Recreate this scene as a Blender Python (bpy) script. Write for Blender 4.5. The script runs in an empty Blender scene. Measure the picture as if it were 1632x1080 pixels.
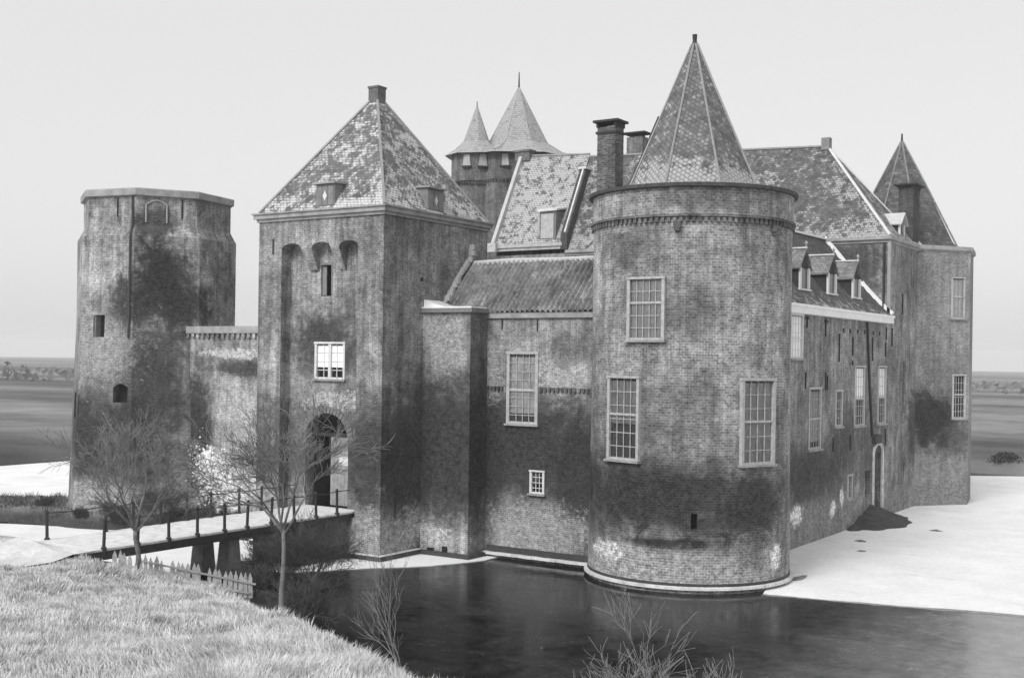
import bpy, math, random
from math import sin, cos, pi, radians, sqrt, atan2, hypot
from mathutils import Vector, noise
random.seed(7)
SC = bpy.context.scene
COL = SC.collection

# ------------------------------------------------------------------ camera
THETA = math.atan2(.55, .835)
CT, ST = cos(THETA), sin(THETA)
CAMX, CAMY, CAMH = 22.577, -49.91, 10.0
cam_d = bpy.data.cameras.new('camera')
cam = bpy.data.objects.new('camera', cam_d)
COL.objects.link(cam)
SC.camera = cam
cam_d.sensor_fit = 'HORIZONTAL'
cam_d.sensor_width = 36.0
cam_d.lens = 36.0 * 1900.0 / 1632.0
cam_d.shift_y = 32.0 / 1632.0
cam_d.clip_end = 9000
cam.location = (CAMX, CAMY, CAMH)
from mathutils import Matrix
ROLL = 0.014
cam.rotation_euler = (Matrix.Rotation(THETA, 3, 'Z') @ Matrix.Rotation(pi/2, 3, 'X') @ Matrix.Rotation(ROLL, 3, 'Z')).to_euler()

# ------------------------------------------------------------------ world, sun, exposure
SUN_EL, SUN_AZ = radians(42), radians(268)      # azimuth measured in the XY plane, where the sun stands
w = bpy.data.worlds.new('World'); SC.world = w; w.use_nodes = True
nt = w.node_tree; nt.nodes.clear()
sky = nt.nodes.new('ShaderNodeTexSky'); sky.sky_type = 'NISHITA'; sky.sun_disc = False
sky.sun_elevation = SUN_EL; sky.sun_rotation = pi/2 - SUN_AZ
sky.air_density = 1.0; sky.dust_density = 4.0; sky.ozone_density = 1.0
bw = nt.nodes.new('ShaderNodeRGBToBW')
bgn = nt.nodes.new('ShaderNodeBackground'); bgn.inputs[1].default_value = 0.15
wo = nt.nodes.new('ShaderNodeOutputWorld')
# an even veil of winter cloud over the clear-sky gradient
veil = nt.nodes.new('ShaderNodeMix'); veil.data_type = 'FLOAT'; veil.inputs[0].default_value = .80; veil.inputs[3].default_value = 2.75
nt.links.new(sky.outputs[0], bw.inputs[0]); nt.links.new(bw.outputs[0], veil.inputs[2]); nt.links.new(veil.outputs[0], bgn.inputs[0]); nt.links.new(bgn.outputs[0], wo.inputs[0])
sl = bpy.data.lights.new('sun', 'SUN'); sl.energy = 1.2; sl.angle = radians(24); sl.color = (1, 1, 1)
so = bpy.data.objects.new('sun', sl); COL.objects.link(so)
sd = Vector((cos(SUN_AZ)*cos(SUN_EL), sin(SUN_AZ)*cos(SUN_EL), sin(SUN_EL)))
so.rotation_euler = sd.to_track_quat('Z', 'Y').to_euler(); so.location = (0, 0, 60)
SC.view_settings.view_transform = 'Standard'; SC.view_settings.look = 'None'
SC.view_settings.exposure = 0.96; SC.view_settings.gamma = 1.0
try:
    SC.cycles.volume_bounces = 2; SC.cycles.max_bounces = 6; SC.cycles.transparent_max_bounces = 12
except Exception: pass

# ------------------------------------------------------------------ materials
def newmat(name):
    m = bpy.data.materials.new(name); m.use_nodes = True
    return m, m.node_tree, m.node_tree.nodes['Principled BSDF']
class NG:
    """tiny node helper"""
    def __init__(s, nt): s.nt = nt
    def n(s, t, **k):
        x = s.nt.nodes.new(t)
        for a, b in k.items(): setattr(x, a, b)
        return x
    def l(s, a, b): s.nt.links.new(a, b)
    def put(s, node, i, v):
        if hasattr(v, 'is_output'): s.l(v, node.inputs[i])
        else: node.inputs[i].default_value = v
    def math(s, op, a, b=0.0, c=None, clamp=False):
        x = s.n('ShaderNodeMath', operation=op, use_clamp=clamp)
        s.put(x, 0, a); s.put(x, 1, b)
        if c is not None: s.put(x, 2, c)
        return x.outputs[0]
    def mr(s, v, a, b, c=0.0, d=1.0, smooth=True):
        x = s.n('ShaderNodeMapRange'); x.interpolation_type = 'SMOOTHSTEP' if smooth else 'LINEAR'
        s.put(x, 0, v); s.put(x, 1, a); s.put(x, 2, b); s.put(x, 3, c); s.put(x, 4, d)
        return x.outputs[0]
    def mixv(s, f, a, b):       # scalar mix
        x = s.n('ShaderNodeMix', data_type='FLOAT'); s.put(x, 0, f); s.put(x, 2, a); s.put(x, 3, b); return x.outputs[0]
    def noise(s, vec, scale, detail=4, rough=.55, dist=0.0):
        x = s.n('ShaderNodeTexNoise'); s.l(vec, x.inputs['Vector']); x.inputs['Scale'].default_value = scale
        x.inputs['Detail'].default_value = detail; x.inputs['Roughness'].default_value = rough; x.inputs['Distortion'].default_value = dist
        return x.outputs['Fac']
    def vscale(s, vec, sc):
        x = s.n('ShaderNodeVectorMath', operation='MULTIPLY'); s.l(vec, x.inputs[0]); x.inputs[1].default_value = sc; return x.outputs[0]
    def pos(s): return s.n('ShaderNodeNewGeometry').outputs['Position']
def grey(v): return (v, v, v, 1)
MATS = {}
def plain(name, val, rough=.8, metal=0.0, var=.15, scale=3.0, bump=0.0, spec=.3):
    if name in MATS: return MATS[name]
    m, nt, p = newmat(name); g = NG(nt); P = g.pos()
    f = g.noise(P, scale, 6, .65)
    v = g.mr(f, .3, .7, val*(1-var), val*(1+var), False)
    v2 = g.math('MULTIPLY', v, g.mr(g.noise(P, scale*9, 3), .3, .7, 1-var*.6, 1+var*.6, False))
    g.l(v2, p.inputs['Base Color']); p.inputs['Roughness'].default_value = rough; p.inputs['Metallic'].default_value = metal
    p.inputs['Specular IOR Level'].default_value = spec
    if bump:
        b = g.n('ShaderNodeBump'); b.inputs['Strength'].default_value = bump; b.inputs['Distance'].default_value = .05
        g.l(g.noise(P, scale*4, 5), b.inputs['Height']); g.l(b.outputs[0], p.inputs['Normal'])
    MATS[name] = m
    return m

def wall_mat(name, base=.2, blobs=(), course=.24, mottle=.36, bw_=.25, bh=.10, grain=.34):
    """weathered brick; blobs = (centre, radii, value, strength, ragged)"""
    base *= 1.0
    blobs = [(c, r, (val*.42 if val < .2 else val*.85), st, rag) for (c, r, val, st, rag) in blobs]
    m, nt, p = newmat(name); g = NG(nt)
    uv = g.n('ShaderNodeUVMap').outputs[0]; P = g.pos()
    # wobble the courses slightly so they never read as ruled lines
    wob = g.n('ShaderNodeTexNoise'); g.l(P, wob.inputs['Vector']); wob.inputs['Scale'].default_value = .9
    wv = g.n('ShaderNodeVectorMath', operation='SCALE'); 
    sub = g.n('ShaderNodeVectorMath', operation='SUBTRACT'); g.l(wob.outputs['Color'], sub.inputs[0]); sub.inputs[1].default_value = (.5, .5, .5)
    g.l(sub.outputs[0], wv.inputs[0]); wv.inputs['Scale'].default_value = .10
    add = g.n('ShaderNodeVectorMath', operation='ADD'); g.l(uv, add.inputs[0]); g.l(wv.outputs[0], add.inputs[1])
    br = g.n('ShaderNodeTexBrick'); g.l(add.outputs[0], br.inputs['Vector'])
    br.inputs['Color1'].default_value = grey(1-course); br.inputs['Color2'].default_value = grey(1+course*.9)
    br.inputs['Mortar'].default_value = grey(1.38); br.inputs['Scale'].default_value = 1
    br.inputs['Mortar Size'].default_value = .016; br.inputs['Mortar Smooth'].default_value = .4; br.inputs['Bias'].default_value = -.1
    br.inputs['Brick Width'].default_value = bw_; br.inputs['Row Height'].default_value = bh
    big = g.noise(P, .22, 6, .62, .4)
    med = g.noise(P, 1.1, 8, .72, .3)
    fine = g.noise(P, 9.0, 4, .7)
    streak = g.noise(g.vscale(P, (2.6, 2.6, .18)), 1.0, 6, .7)
    v = g.math('MULTIPLY', br.outputs[0], base)
    for f, a in ((big, mottle*1.1), (med, mottle*1.25), (streak, mottle*1.15), (fine, grain)):
        v = g.math('MULTIPLY', v, g.mr(f, .33, .67, 1-a, 1+a, False))
    nz = g.noise(P, .9, 8, .7, .6); nz2 = g.noise(P, 4.5, 6, .75)
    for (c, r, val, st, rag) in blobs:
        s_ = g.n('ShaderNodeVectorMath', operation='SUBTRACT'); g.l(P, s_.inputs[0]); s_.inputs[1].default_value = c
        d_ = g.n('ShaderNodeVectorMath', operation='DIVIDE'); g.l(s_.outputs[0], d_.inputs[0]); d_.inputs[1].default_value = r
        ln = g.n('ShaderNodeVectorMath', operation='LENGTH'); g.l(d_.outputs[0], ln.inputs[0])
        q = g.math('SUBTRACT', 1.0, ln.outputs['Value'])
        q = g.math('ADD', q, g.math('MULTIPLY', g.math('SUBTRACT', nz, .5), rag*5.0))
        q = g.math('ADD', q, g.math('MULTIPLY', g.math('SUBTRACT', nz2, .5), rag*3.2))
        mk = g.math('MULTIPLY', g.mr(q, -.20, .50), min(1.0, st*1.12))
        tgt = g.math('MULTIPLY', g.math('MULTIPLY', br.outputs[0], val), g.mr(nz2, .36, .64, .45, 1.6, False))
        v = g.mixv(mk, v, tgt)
    g.l(v, p.inputs['Base Color']); p.inputs['Roughness'].default_value = .93; p.inputs['Specular IOR Level'].default_value = .15
    b = g.n('ShaderNodeBump'); b.inputs['Strength'].default_value = .7; b.inputs['Distance'].default_value = .03
    hgt = g.math('ADD', g.math('MULTIPLY', med, 1.3), g.math('MULTIPLY', fine, .7))
    hgt = g.math('SUBTRACT', hgt, g.math('MULTIPLY', br.outputs['Fac'], .35))
    g.l(hgt, b.inputs['Height']); g.l(b.outputs[0], p.inputs['Normal'])
    MATS[name] = m
    return m

def slate_mat(name, base=.16, snow=.3, zgrad=None, bw_=.24, bh=.18, snowval=.62, tilt=0.0, clump=.5, top=None):
    m, nt, p = newmat(name); g = NG(nt)
    uv = g.n('ShaderNodeUVMap').outputs[0]; P = g.pos()
    mp = g.n('ShaderNodeMapping'); g.l(uv, mp.inputs['Vector']); mp.inputs['Rotation'].default_value = (0, 0, tilt)
    br = g.n('ShaderNodeTexBrick'); g.l(mp.outputs[0], br.inputs['Vector'])
    br.inputs['Color1'].default_value = grey(.0); br.inputs['Color2'].default_value = grey(1.0); br.inputs['Mortar'].default_value = grey(-.2)
    br.inputs['Scale'].default_value = 1; br.inputs['Mortar Size'].default_value = .02; br.inputs['Mortar Smooth'].default_value = .3
    br.inputs['Brick Width'].default_value = bw_; br.inputs['Row Height'].default_value = bh
    big = g.noise(P, .35, 6, .65, .5); med = g.noise(P, 1.8, 6, .7, .4); fine = g.noise(P, 10, 4, .7)
    v = g.math('MULTIPLY', g.mr(br.outputs[0], -.2, 1, base*.55, base*1.35, False), g.mr(med, .25, .75, .55, 1.5, False))
    # snow sitting on slates: per-slate threshold plus clumps
    q = g.math('ADD', g.math('MULTIPLY', g.math('SUBTRACT', big, .5), clump*2.6), g.math('MULTIPLY', g.math('SUBTRACT', med, .5), 3.2))
    q = g.math('ADD', q, g.math('MULTIPLY', g.math('SUBTRACT', br.outputs[0], .5), .38))
    q = g.math('ADD', q, g.math('MULTIPLY', g.math('SUBTRACT', fine, .5), .8))
    q = g.math('ADD', q, (snow-.5)*1.6)
    if zgrad:                    # (z0, z1, amount): more snow lies low down near the eaves
        sep = g.n('ShaderNodeSeparateXYZ'); g.l(P, sep.inputs[0])
        q = g.math('ADD', q, g.mr(sep.outputs[2], zgrad[0], zgrad[1], zgrad[2], 0.0))
    mk = g.mr(q, -.12, .35)
    lip = g.mr(br.outputs['Fac'], 0, 1, 1.0, .55)
    v = g.mixv(mk, v, g.math('MULTIPLY', g.mr(fine, .2, .8, snowval*.72, snowval*1.1, False), lip))
    g.l(v, p.inputs['Base Color']); p.inputs['Roughness'].default_value = .8; p.inputs['Specular IOR Level'].default_value = .25
    b = g.n('ShaderNodeBump'); b.inputs['Strength'].default_value = .8; b.inputs['Distance'].default_value = .04
    hg = g.math('ADD', g.math('MULTIPLY', br.outputs[0], .5), g.math('ADD', med, g.math('MULTIPLY', mk, .5)))
    hg = g.math('SUBTRACT', hg, br.outputs['Fac'])
    g.l(hg, b.inputs['Height']); g.l(b.outputs[0], p.inputs['Normal'])
    MATS[name] = m
    return m

# ------------------------------------------------------------------ mesh helpers
class MB:
    def __init__(s): s.v = []; s.f = []
    def add(s, vs, fs):
        o = len(s.v); s.v += [tuple(v) for v in vs]; s.f += [tuple(i+o for i in f) for f in fs]
    def quad(s, a, b, c, d): s.add([a, b, c, d], [(0, 1, 2, 3)])
    def tri(s, a, b, c): s.add([a, b, c], [(0, 1, 2)])
    def box(s, x0, x1, y0, y1, z0, z1):
        s.add([(x0,y0,z0),(x1,y0,z0),(x1,y1,z0),(x0,y1,z0),(x0,y0,z1),(x1,y0,z1),(x1,y1,z1),(x0,y1,z1)],
              [(0,3,2,1),(4,5,6,7),(0,1,5,4),(1,2,6,5),(2,3,7,6),(3,0,4,7)])
    def obox(s, O, t, n, s0, s1, d0, d1, z0, z1):
        """box on a facade: t along, n outward, offsets d along n"""
        O = Vector(O); t = Vector(t); n = Vector(n); up = Vector((0,0,1))
        P = lambda a, d, z: O + t*a + n*d + up*z
        vs = [P(a,d,z) for z in (z0,z1) for (a,d) in ((s0,d0),(s1,d0),(s1,d1),(s0,d1))]
        s.add(vs, [(0,1,2,3),(7,6,5,4),(0,4,5,1),(1,5,6,2),(2,6,7,3),(3,7,4,0)])
    def beam(s, a, b, w_, h_=None, up=(0,0,1)):
        a = Vector(a); b = Vector(b); h_ = h_ or w_
        d = (b-a).normalized(); u = Vector(up)
        if abs(d.dot(u)) > .98: u = Vector((1,0,0))
        x = d.cross(u).normalized(); y = x.cross(d).normalized()
        vs = [q + x*i*w_/2 + y*j*h_/2 for q in (a, b) for (i, j) in ((-1,-1),(1,-1),(1,1),(-1,1))]
        s.add(vs, [(0,3,2,1),(4,5,6,7),(0,1,5,4),(1,2,6,5),(2,3,7,6),(3,0,4,7)])
    def tube(s, pts, rad, n=6, cap=True):
        rings = []; pts = [Vector(p) for p in pts]
        o = len(s.v); ref = Vector((.31,.17,.93))
        for i, p in enumerate(pts):
            d = (pts[min(i+1,len(pts)-1)] - pts[max(i-1,0)]).normalized()
            x = d.cross(ref if abs(d.dot(ref)) < .97 else Vector((1,0,0))).normalized(); y = d.cross(x)
            r = rad[i] if hasattr(rad, '__len__') else rad
            for k in range(n):
                a = 2*pi*k/n; s.v.append(tuple(p + x*cos(a)*r + y*sin(a)*r))
        for i in range(len(pts)-1):
            for k in range(n):
                s.f.append((o+i*n+k, o+i*n+(k+1)%n, o+(i+1)*n+(k+1)%n, o+(i+1)*n+k))
        if cap and n > 3:
            s.f.append(tuple(o+k for k in range(n))[::-1]); s.f.append(tuple(o+(len(pts)-1)*n+k for k in range(n)))
    def lathe(s, c, prof, angs, closed=True):
        """prof = (r, z) list, angs = list of angles"""
        o = len(s.v); m = len(angs)
        for r, z in prof:
            for a in angs: s.v.append((c[0]+r*cos(a), c[1]+r*sin(a), z))
        for i in range(len(prof)-1):
            for k in range(m if closed else m-1):
                k2 = (k+1) % m
                s.f.append((o+i*m+k, o+i*m+k2, o+(i+1)*m+k2, o+(i+1)*m+k))
def offs(root):
    return Vector(OFF.get(root.name, (0,0,0))) if root else Vector((0,0,0))
OFF = {}
def build(name, mb, mat, parent=None, smooth=False, cyl=None, loc=None):
    """link the collected shapes as ONE mesh object; uv in metres"""
    off = offs(parent) if parent else Vector(loc or (0,0,0))
    me = bpy.data.meshes.new(name)
    me.from_pydata([tuple(Vector(v)-off) for v in mb.v], [], mb.f)
    me.materials.append(mat); me.update()
    uvl = me.uv_layers.new(name='UVMap'); data = uvl.data
    co = mb.v
    for poly in me.polygons:
        n = poly.normal
        if cyl:
            cu, cv, r = cyl
            an = [atan2(co[me.loops[li].vertex_index][1]-cv, co[me.loops[li].vertex_index][0]-cu) for li in poly.loop_indices]
            a0 = an[0]
            an = [a + (2*pi if a-a0 < -pi else (-2*pi if a-a0 > pi else 0)) for a in an]
            for li, a in zip(poly.loop_indices, an): data[li].uv = (a*r, co[me.loops[li].vertex_index][2])
            continue
        if abs(n.z) > .97: t = Vector((1,0,0)); b = Vector((0,1,0))
        else:
            t = Vector((-n.y, n.x, 0)).normalized(); b = n.cross(t).normalized()
        for li in poly.loop_indices:
            p = Vector(co[me.loops[li].vertex_index]); data[li].uv = (p.dot(t), p.dot(b))
    if smooth:
        for poly in me.polygons: poly.use_smooth = True
    o = bpy.data.objects.new(name, me); COL.objects.link(o)
    if parent: o.parent = parent; OFF[o.name] = tuple(off)
    else:
        o.location = off; OFF[o.name] = tuple(off)
    return o
def thing(name, loc, label, cat, group=None):
    o = bpy.data.objects.new(name, None); COL.objects.link(o); o.location = loc; OFF[o.name] = tuple(loc)
    o.empty_display_size = .5
    o['label'] = label; o['category'] = cat
    if group: o['group'] = group
    return o
def tag(o, label, cat, group=None, kind=None):
    o['label'] = label; o['category'] = cat
    if group: o['group'] = group
    if kind: o['kind'] = kind
    return o
def struct(o): o['kind'] = 'structure'; return o

def flat_map(O, t, n):
    O = Vector(O); t = Vector(t).normalized(); n = Vector(n).normalized()
    f = lambda s_, z, d=0.0: O + t*s_ + Vector((0,0,z)) - n*d
    return f
def cyl_map(c, rf):
    def f(a, z, d=0.0):
        r = rf(z) - d; return Vector((c[0]+r*cos(a), c[1]+r*sin(a), z))
    return f
def poly_map(c, angs, rf):
    """s runs 0..n over polygon sides"""
    def f(s_, z, d=0.0):
        n = len(angs); i = int(math.floor(s_)) % n; t = s_-math.floor(s_); r = rf(z)-d
        a = angs[i]; b = angs[(i+1) % n]
        p = Vector((c[0]+r*cos(a), c[1]+r*sin(a), z)); q = Vector((c[0]+r*cos(b), c[1]+r*sin(b), z))
        return p.lerp(q, t)
    return f
def wall_grid(mb, f, sc, zc, holes=(), back=None):
    """holes: (s0,s1,z0,z1,depth)"""
    sc = sorted(set([round(x,5) for x in list(sc)+[h[0] for h in holes]+[h[1] for h in holes]]))
    zc = sorted(set([round(x,5) for x in list(zc)+[h[2] for h in holes]+[h[3] for h in holes]]))
    for i in range(len(sc)-1):
        for j in range(len(zc)-1):
            sm = (sc[i]+sc[i+1])/2; zm = (zc[j]+zc[j+1])/2
            if any(h[0] < sm < h[1] and h[2] < zm < h[3] for h in holes): continue
            mb.quad(f(sc[i],zc[j]), f(sc[i+1],zc[j]), f(sc[i+1],zc[j+1]), f(sc[i],zc[j+1]))
    for (a,b,z0,z1,d) in holes:
        mb.quad(f(a,z0), f(a,z1), f(a,z1,d), f(a,z0,d)); mb.quad(f(b,z1), f(b,z0), f(b,z0,d), f(b,z1,d))
        mb.quad(f(a,z1), f(b,z1), f(b,z1,d), f(a,z1,d)); mb.quad(f(b,z0), f(a,z0), f(a,z0,d), f(b,z0,d))
        if back is not None: back.quad(f(a,z0,d), f(b,z0,d), f(b,z1,d), f(a,z1,d))

# shared materials
M_white = plain('white_paint', .62, .55, var=.12, scale=2)
M_oldpaint = plain('weathered_paint', .40, .7, var=.25, scale=5)
M_gutter = plain('gutter_paint', .82, .6, var=.08)
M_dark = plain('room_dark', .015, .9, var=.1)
M_iron = plain('dark_iron', .03, .6, var=.2)
M_coping = plain('stone_coping', .30, .9, var=.3, scale=1.5, bump=.3)
M_snow = plain('snow', .80, .9, var=.05, scale=.6, bump=.15)
M_snowdirty = plain('thin_snow', .62, .9, var=.22, scale=2.2, bump=.2)
M_curtain = plain('curtain_cloth', .62, .9, var=.2, scale=4)
M_blind = plain('white_blind', .88, .9, var=.05)
M_shutter = plain('shutter_paint', .20, .7, var=.25, scale=3)
M_wood = plain('weathered_wood', .30, .85, var=.35, scale=4)
M_darkwood = plain('tarred_wood', .035, .85, var=.3, scale=4)
M_lead = plain('lead_flashing', .27, .6, var=.2, scale=3)
def glass_mat():
    m, nt, p = newmat('window_glass'); nt.nodes.remove(p); g = NG(nt)
    tr = g.n('ShaderNodeBsdfTransparent'); gl = g.n('ShaderNodeBsdfGlossy'); gl.inputs['Roughness'].default_value = .04
    fr = g.n('ShaderNodeFresnel'); fr.inputs[0].default_value = 1.6
    mx = g.n('ShaderNodeMixShader'); g.l(g.math('ADD', g.math('MULTIPLY', fr.outputs[0], 1.1), .05, clamp=True), mx.inputs[0])
    tr.inputs[0].default_value = grey(.95)
    g.l(tr.outputs[0], mx.inputs[1]); g.l(gl.outputs[0], mx.inputs[2]); g.l(mx.outputs[0], nt.nodes['Material Output'].inputs[0])
    return m
M_glass = glass_mat()

def window(par, f, s0, s1, z0, z1, cols=4, rows=6, fw=.09, proud=.05, curtain=None, mid=None, blind=None, mat=None, mw=.03, label=None, sill=True, hd=.45, board=None):
    """framed sash window filling the hole (s0..s1, z0..z1) of the wall mapping f"""
    a = f(s0, z0); b = f(s1, z0); t = (b-a); t.z = 0; W = t.length; t.normalize()
    n = Vector((t.y, -t.x, 0))
    ctr = f((s0+s1)/2, z0); 
    if (f((s0+s1)/2, z0, -1.0)-ctr).dot(n) < 0: n = -n
    O = a.copy(); O.z = 0
    bulge = max(0.0, (Vector((ctr.x,ctr.y,0))-O).dot(n))
    mat = mat or M_oldpaint
    mb = MB(); pr = proud+bulge
    mb.obox(O,t,n,-.03,fw,-.20,pr,z0,z1); mb.obox(O,t,n,W-fw,W+.03,-.20,pr,z0,z1)
    mb.obox(O,t,n,-.06,W+.06,-.20,pr+.03,z1,z1+fw*.9)
    mb.obox(O,t,n,fw+.001,W-fw-.001,-.20,pr-.02,z0,z0+fw*.8)
    fr = build('window_frame' if False else 'window', mb, mat, par)
    if label: fr['label'] = label
    if sill:
        mb = MB(); mb.obox(O,t,n,-.10,W+.10,-.05,pr+.10,z0-.10,z0-.001); build('sill', mb, M_coping, fr)
    # muntins
    mb = MB(); dm = -.04+bulge*.9
    for i in range(1, cols):
        x = fw + (W-2*fw)*i/cols; mb.obox(O,t,n,x-mw/2,x+mw/2,dm-.015,dm+.015+bulge*.0,z0+fw*.8,z1)
    for j in range(1, rows):
        z = z0 + (z1-z0)*j/rows; mb.obox(O,t,n,fw,W-fw,dm-.012,dm+.012,z-mw/2,z+mw/2)
    if mid: mb.obox(O,t,n,fw,W-fw,dm-.04,dm+.05,mid-.05,mid+.05)
    build('glazing_bars', mb, mat, fr)
    q_ = [O+t*a_+n*(dm-.03)+Vector((0,0,c_)) for a_, c_ in ((fw*.5,z0+.02),(W-fw*.5,z0+.02),(W-fw*.5,z1-.02),(fw*.5,z1-.02))]
    if Vector((t.y,-t.x,0)).dot(n) < 0: q_ = q_[::-1]
    mb = MB(); mb.quad(*q_); build('pane', mb, M_glass, fr)
    if board:      # white panels fixed just inside the glass
        mb = MB(); mb.obox(O,t,n,fw+.01,W-fw-.01,dm-.028,dm-.018,board[0],board[1]); build('white_panel', mb, M_blind, fr)
    if curtain:
        c0, c1, cm = curtain
        mb = MB()
        k = 26; pts = []
        for i in range(k+1):
            x = fw + (W-2*fw)*i/k; d = dm-.065+.02*sin(i*1.9)
            pts.append((O+t*x+n*d))
        for i in range(k):
            p, q = pts[i], pts[i+1]
            mb.quad((p.x,p.y,c0),(q.x,q.y,c0),(q.x,q.y,c1),(p.x,p.y,c1))
        build('curtain', mb, cm, fr)
    return fr

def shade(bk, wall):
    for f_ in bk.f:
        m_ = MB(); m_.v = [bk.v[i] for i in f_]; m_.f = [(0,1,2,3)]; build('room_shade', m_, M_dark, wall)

def dentils(mb, f, s0, s1, step, z0, z1, proud=.10, wf=.55, skew=.0):
    k = int(round((s1-s0)/step))
    for i in range(k):
        a = s0+(s1-s0)*i/k; b = a+(s1-s0)/k*wf
        P = [f(a,z0+.04,0), f(b,z0+.04,0), f(b,z0+.04,-proud), f(a,z0+.04,-proud), f(a,z1,0), f(b,z1,0), f(b,z1,-proud), f(a,z1,-proud)]
        mb.add(P, [(0,1,2,3),(7,6,5,4),(3,2,6,7),(0,3,7,4),(1,5,6,2)])

# ------------------------------------------------------------------ terrain
def w2c(u, v):
    return (8.6+u*CT+v*ST, 54.1-u*ST+v*CT)
def c2w(x, y):
    x -= 8.6; y -= 54.1; return (x*CT-y*ST, x*ST+y*CT)
EDGE = [(0,1.5,8.4),(8,.6,7.35),(15,-1.35,5.85),(22,-3.0,4.55),(27,-4.45,3.7),(33,-6.7,2.8),(38,-8.7,2.1),(43,-11.0,1.62),(46,-13.9,1.72),(47.5,-15.5,2.12),(60,-16,2.15)]
def edge(y):
    y = max(0, min(60, y))
    for a, b in zip(EDGE, EDGE[1:]):
        if a[0] <= y <= b[0]:
            t = (y-a[0])/(b[0]-a[0]); return a[1]+(b[1]-a[1])*t, a[2]+(b[2]-a[2])*t
def sstep(a, b, x):
    t = max(0, min(1, (x-a)/(b-a))); return t*t*(3-2*t)
def height(u, v):
    x, y = w2c(u, v)
    nz = noise.noise(Vector((u*.35, v*.35, 0)))*.18 + noise.noise(Vector((u*1.3, v*1.3, 3)))*.07
    # moat rectangle (positive outside)
    d = max(-72-u, u-52, v-66, -36-v)
    land = -1.0 + 2.0*sstep(-1.2, 2.5, d) + (0 if d < 20 else noise.noise(Vector((u*.01, v*.01, 5)))*.5*min(1, (d-20)/60))
    # rampart spur with the bridge landing
    xe, zt = edge(y)
    do = max(x-xe, v+20.3)
    sl = .62 - .30*sstep(38, 46, y)
    sp = zt - (sl*do if do > 0 else 0) + (noise.noise(Vector((u*.2, v*.2, 9)))*.25 if y < 40 else 0)*min(1, max(0, -do)*.3+.1)
    if do < 0: sp += .42*sstep(-12.5, -17.5, x)*sstep(30, 41, y)
    if y < -2: sp = zt
    cb = 8.3 - .5*max(0, y-2)
    # berm round the north tower and before the curtain wall
    dt = hypot(u+36.6, v+.3)
    tt = max(0, min(20, (-(u+36.6)*.835-(v+.3)*.55))); dt = min(dt, hypot(u+36.6+.835*tt, v+.3+.55*tt)+2.6) if tt > 0 else dt
    isl = .75 - .75*sstep(5.4, 6.9, dt) - .6*sstep(6.6, 8.0, dt)
    if -33 < u < -23 and -4.3 < v < 2: isl = max(isl, .85-.9*sstep(-3.2, -4.3, v)*1.0 if v < -3.2 else .85)
    court = 1.5 if (-31 < u < -.5 and .5 < v < 36) else -2
    return max(land, sp, cb, isl, court) + nz*(1 if max(land, sp, cb) > -.3 else .3)

def axis_lines(lo, hi, step, far):
    a = []; x = lo
    while x <= hi+1e-6: a.append(x); x += step
    g_, s_ = a[-1], step
    while g_ < far: s_ *= 1.3; g_ += s_; a.append(g_)
    g_, s_ = a[0], step; pre = []
    while g_ > -far: s_ *= 1.3; g_ -= s_; pre.append(g_)
    return pre[::-1] + a
mb = MB()
us = axis_lines(-76, 56, .8, 1700); vs_ = axis_lines(-56, 70, .8, 1700)
for v in vs_:
    for u in us: mb.v.append((u, v, height(u, v)))
nu = len(us)
for j in range(len(vs_)-1):
    for i in range(nu-1): mb.f.append((j*nu+i, j*nu+i+1, (j+1)*nu+i+1, (j+1)*nu+i))
def ground_mat():
    m, nt, p = newmat('ground_soil_and_grass'); g = NG(nt); P = g.pos()
    sep = g.n('ShaderNodeSeparateXYZ'); g.l(P, sep.inputs[0])
    fine = g.noise(P, 2.2, 8, .75); tiny = g.noise(P, 14, 4, .7)
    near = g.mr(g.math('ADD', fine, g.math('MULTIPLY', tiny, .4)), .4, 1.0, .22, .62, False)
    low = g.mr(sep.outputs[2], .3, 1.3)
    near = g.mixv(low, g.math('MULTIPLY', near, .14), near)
    # field strips far off
    mp = g.n('ShaderNodeMapping'); g.l(P, mp.inputs['Vector']); mp.inputs['Rotation'].default_value = (0,0,radians(-28)); mp.inputs['Scale'].default_value = (.0035,.02,.0)
    st = g.noise(mp.outputs[0], 1.0, 3, .5)
    far = g.math('MULTIPLY', g.mr(st, .36, .64, .06, .22), g.mr(g.noise(P, .12, 8, .7), .3, .7, .7, 1.3, False))
    d = g.n('ShaderNodeVectorMath', operation='DISTANCE'); g.l(P, d.inputs[0]); d.inputs[1].default_value = (0, -35, 0)
    mk = g.mr(d.outputs['Value'], 70, 80)
    g.l(g.mixv(mk, near, far), p.inputs['Base Color']); p.inputs['Roughness'].default_value = .95; p.inputs['Specular IOR Level'].default_value = .1
    b = g.n('ShaderNodeBump'); b.inputs['Strength'].default_value = .6; b.inputs['Distance'].default_value = .12
    g.l(fine, b.inputs['Height']); g.l(b.outputs[0], p.inputs['Normal'])
    return m
struct(build('ground', mb, ground_mat(), smooth=True))

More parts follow.
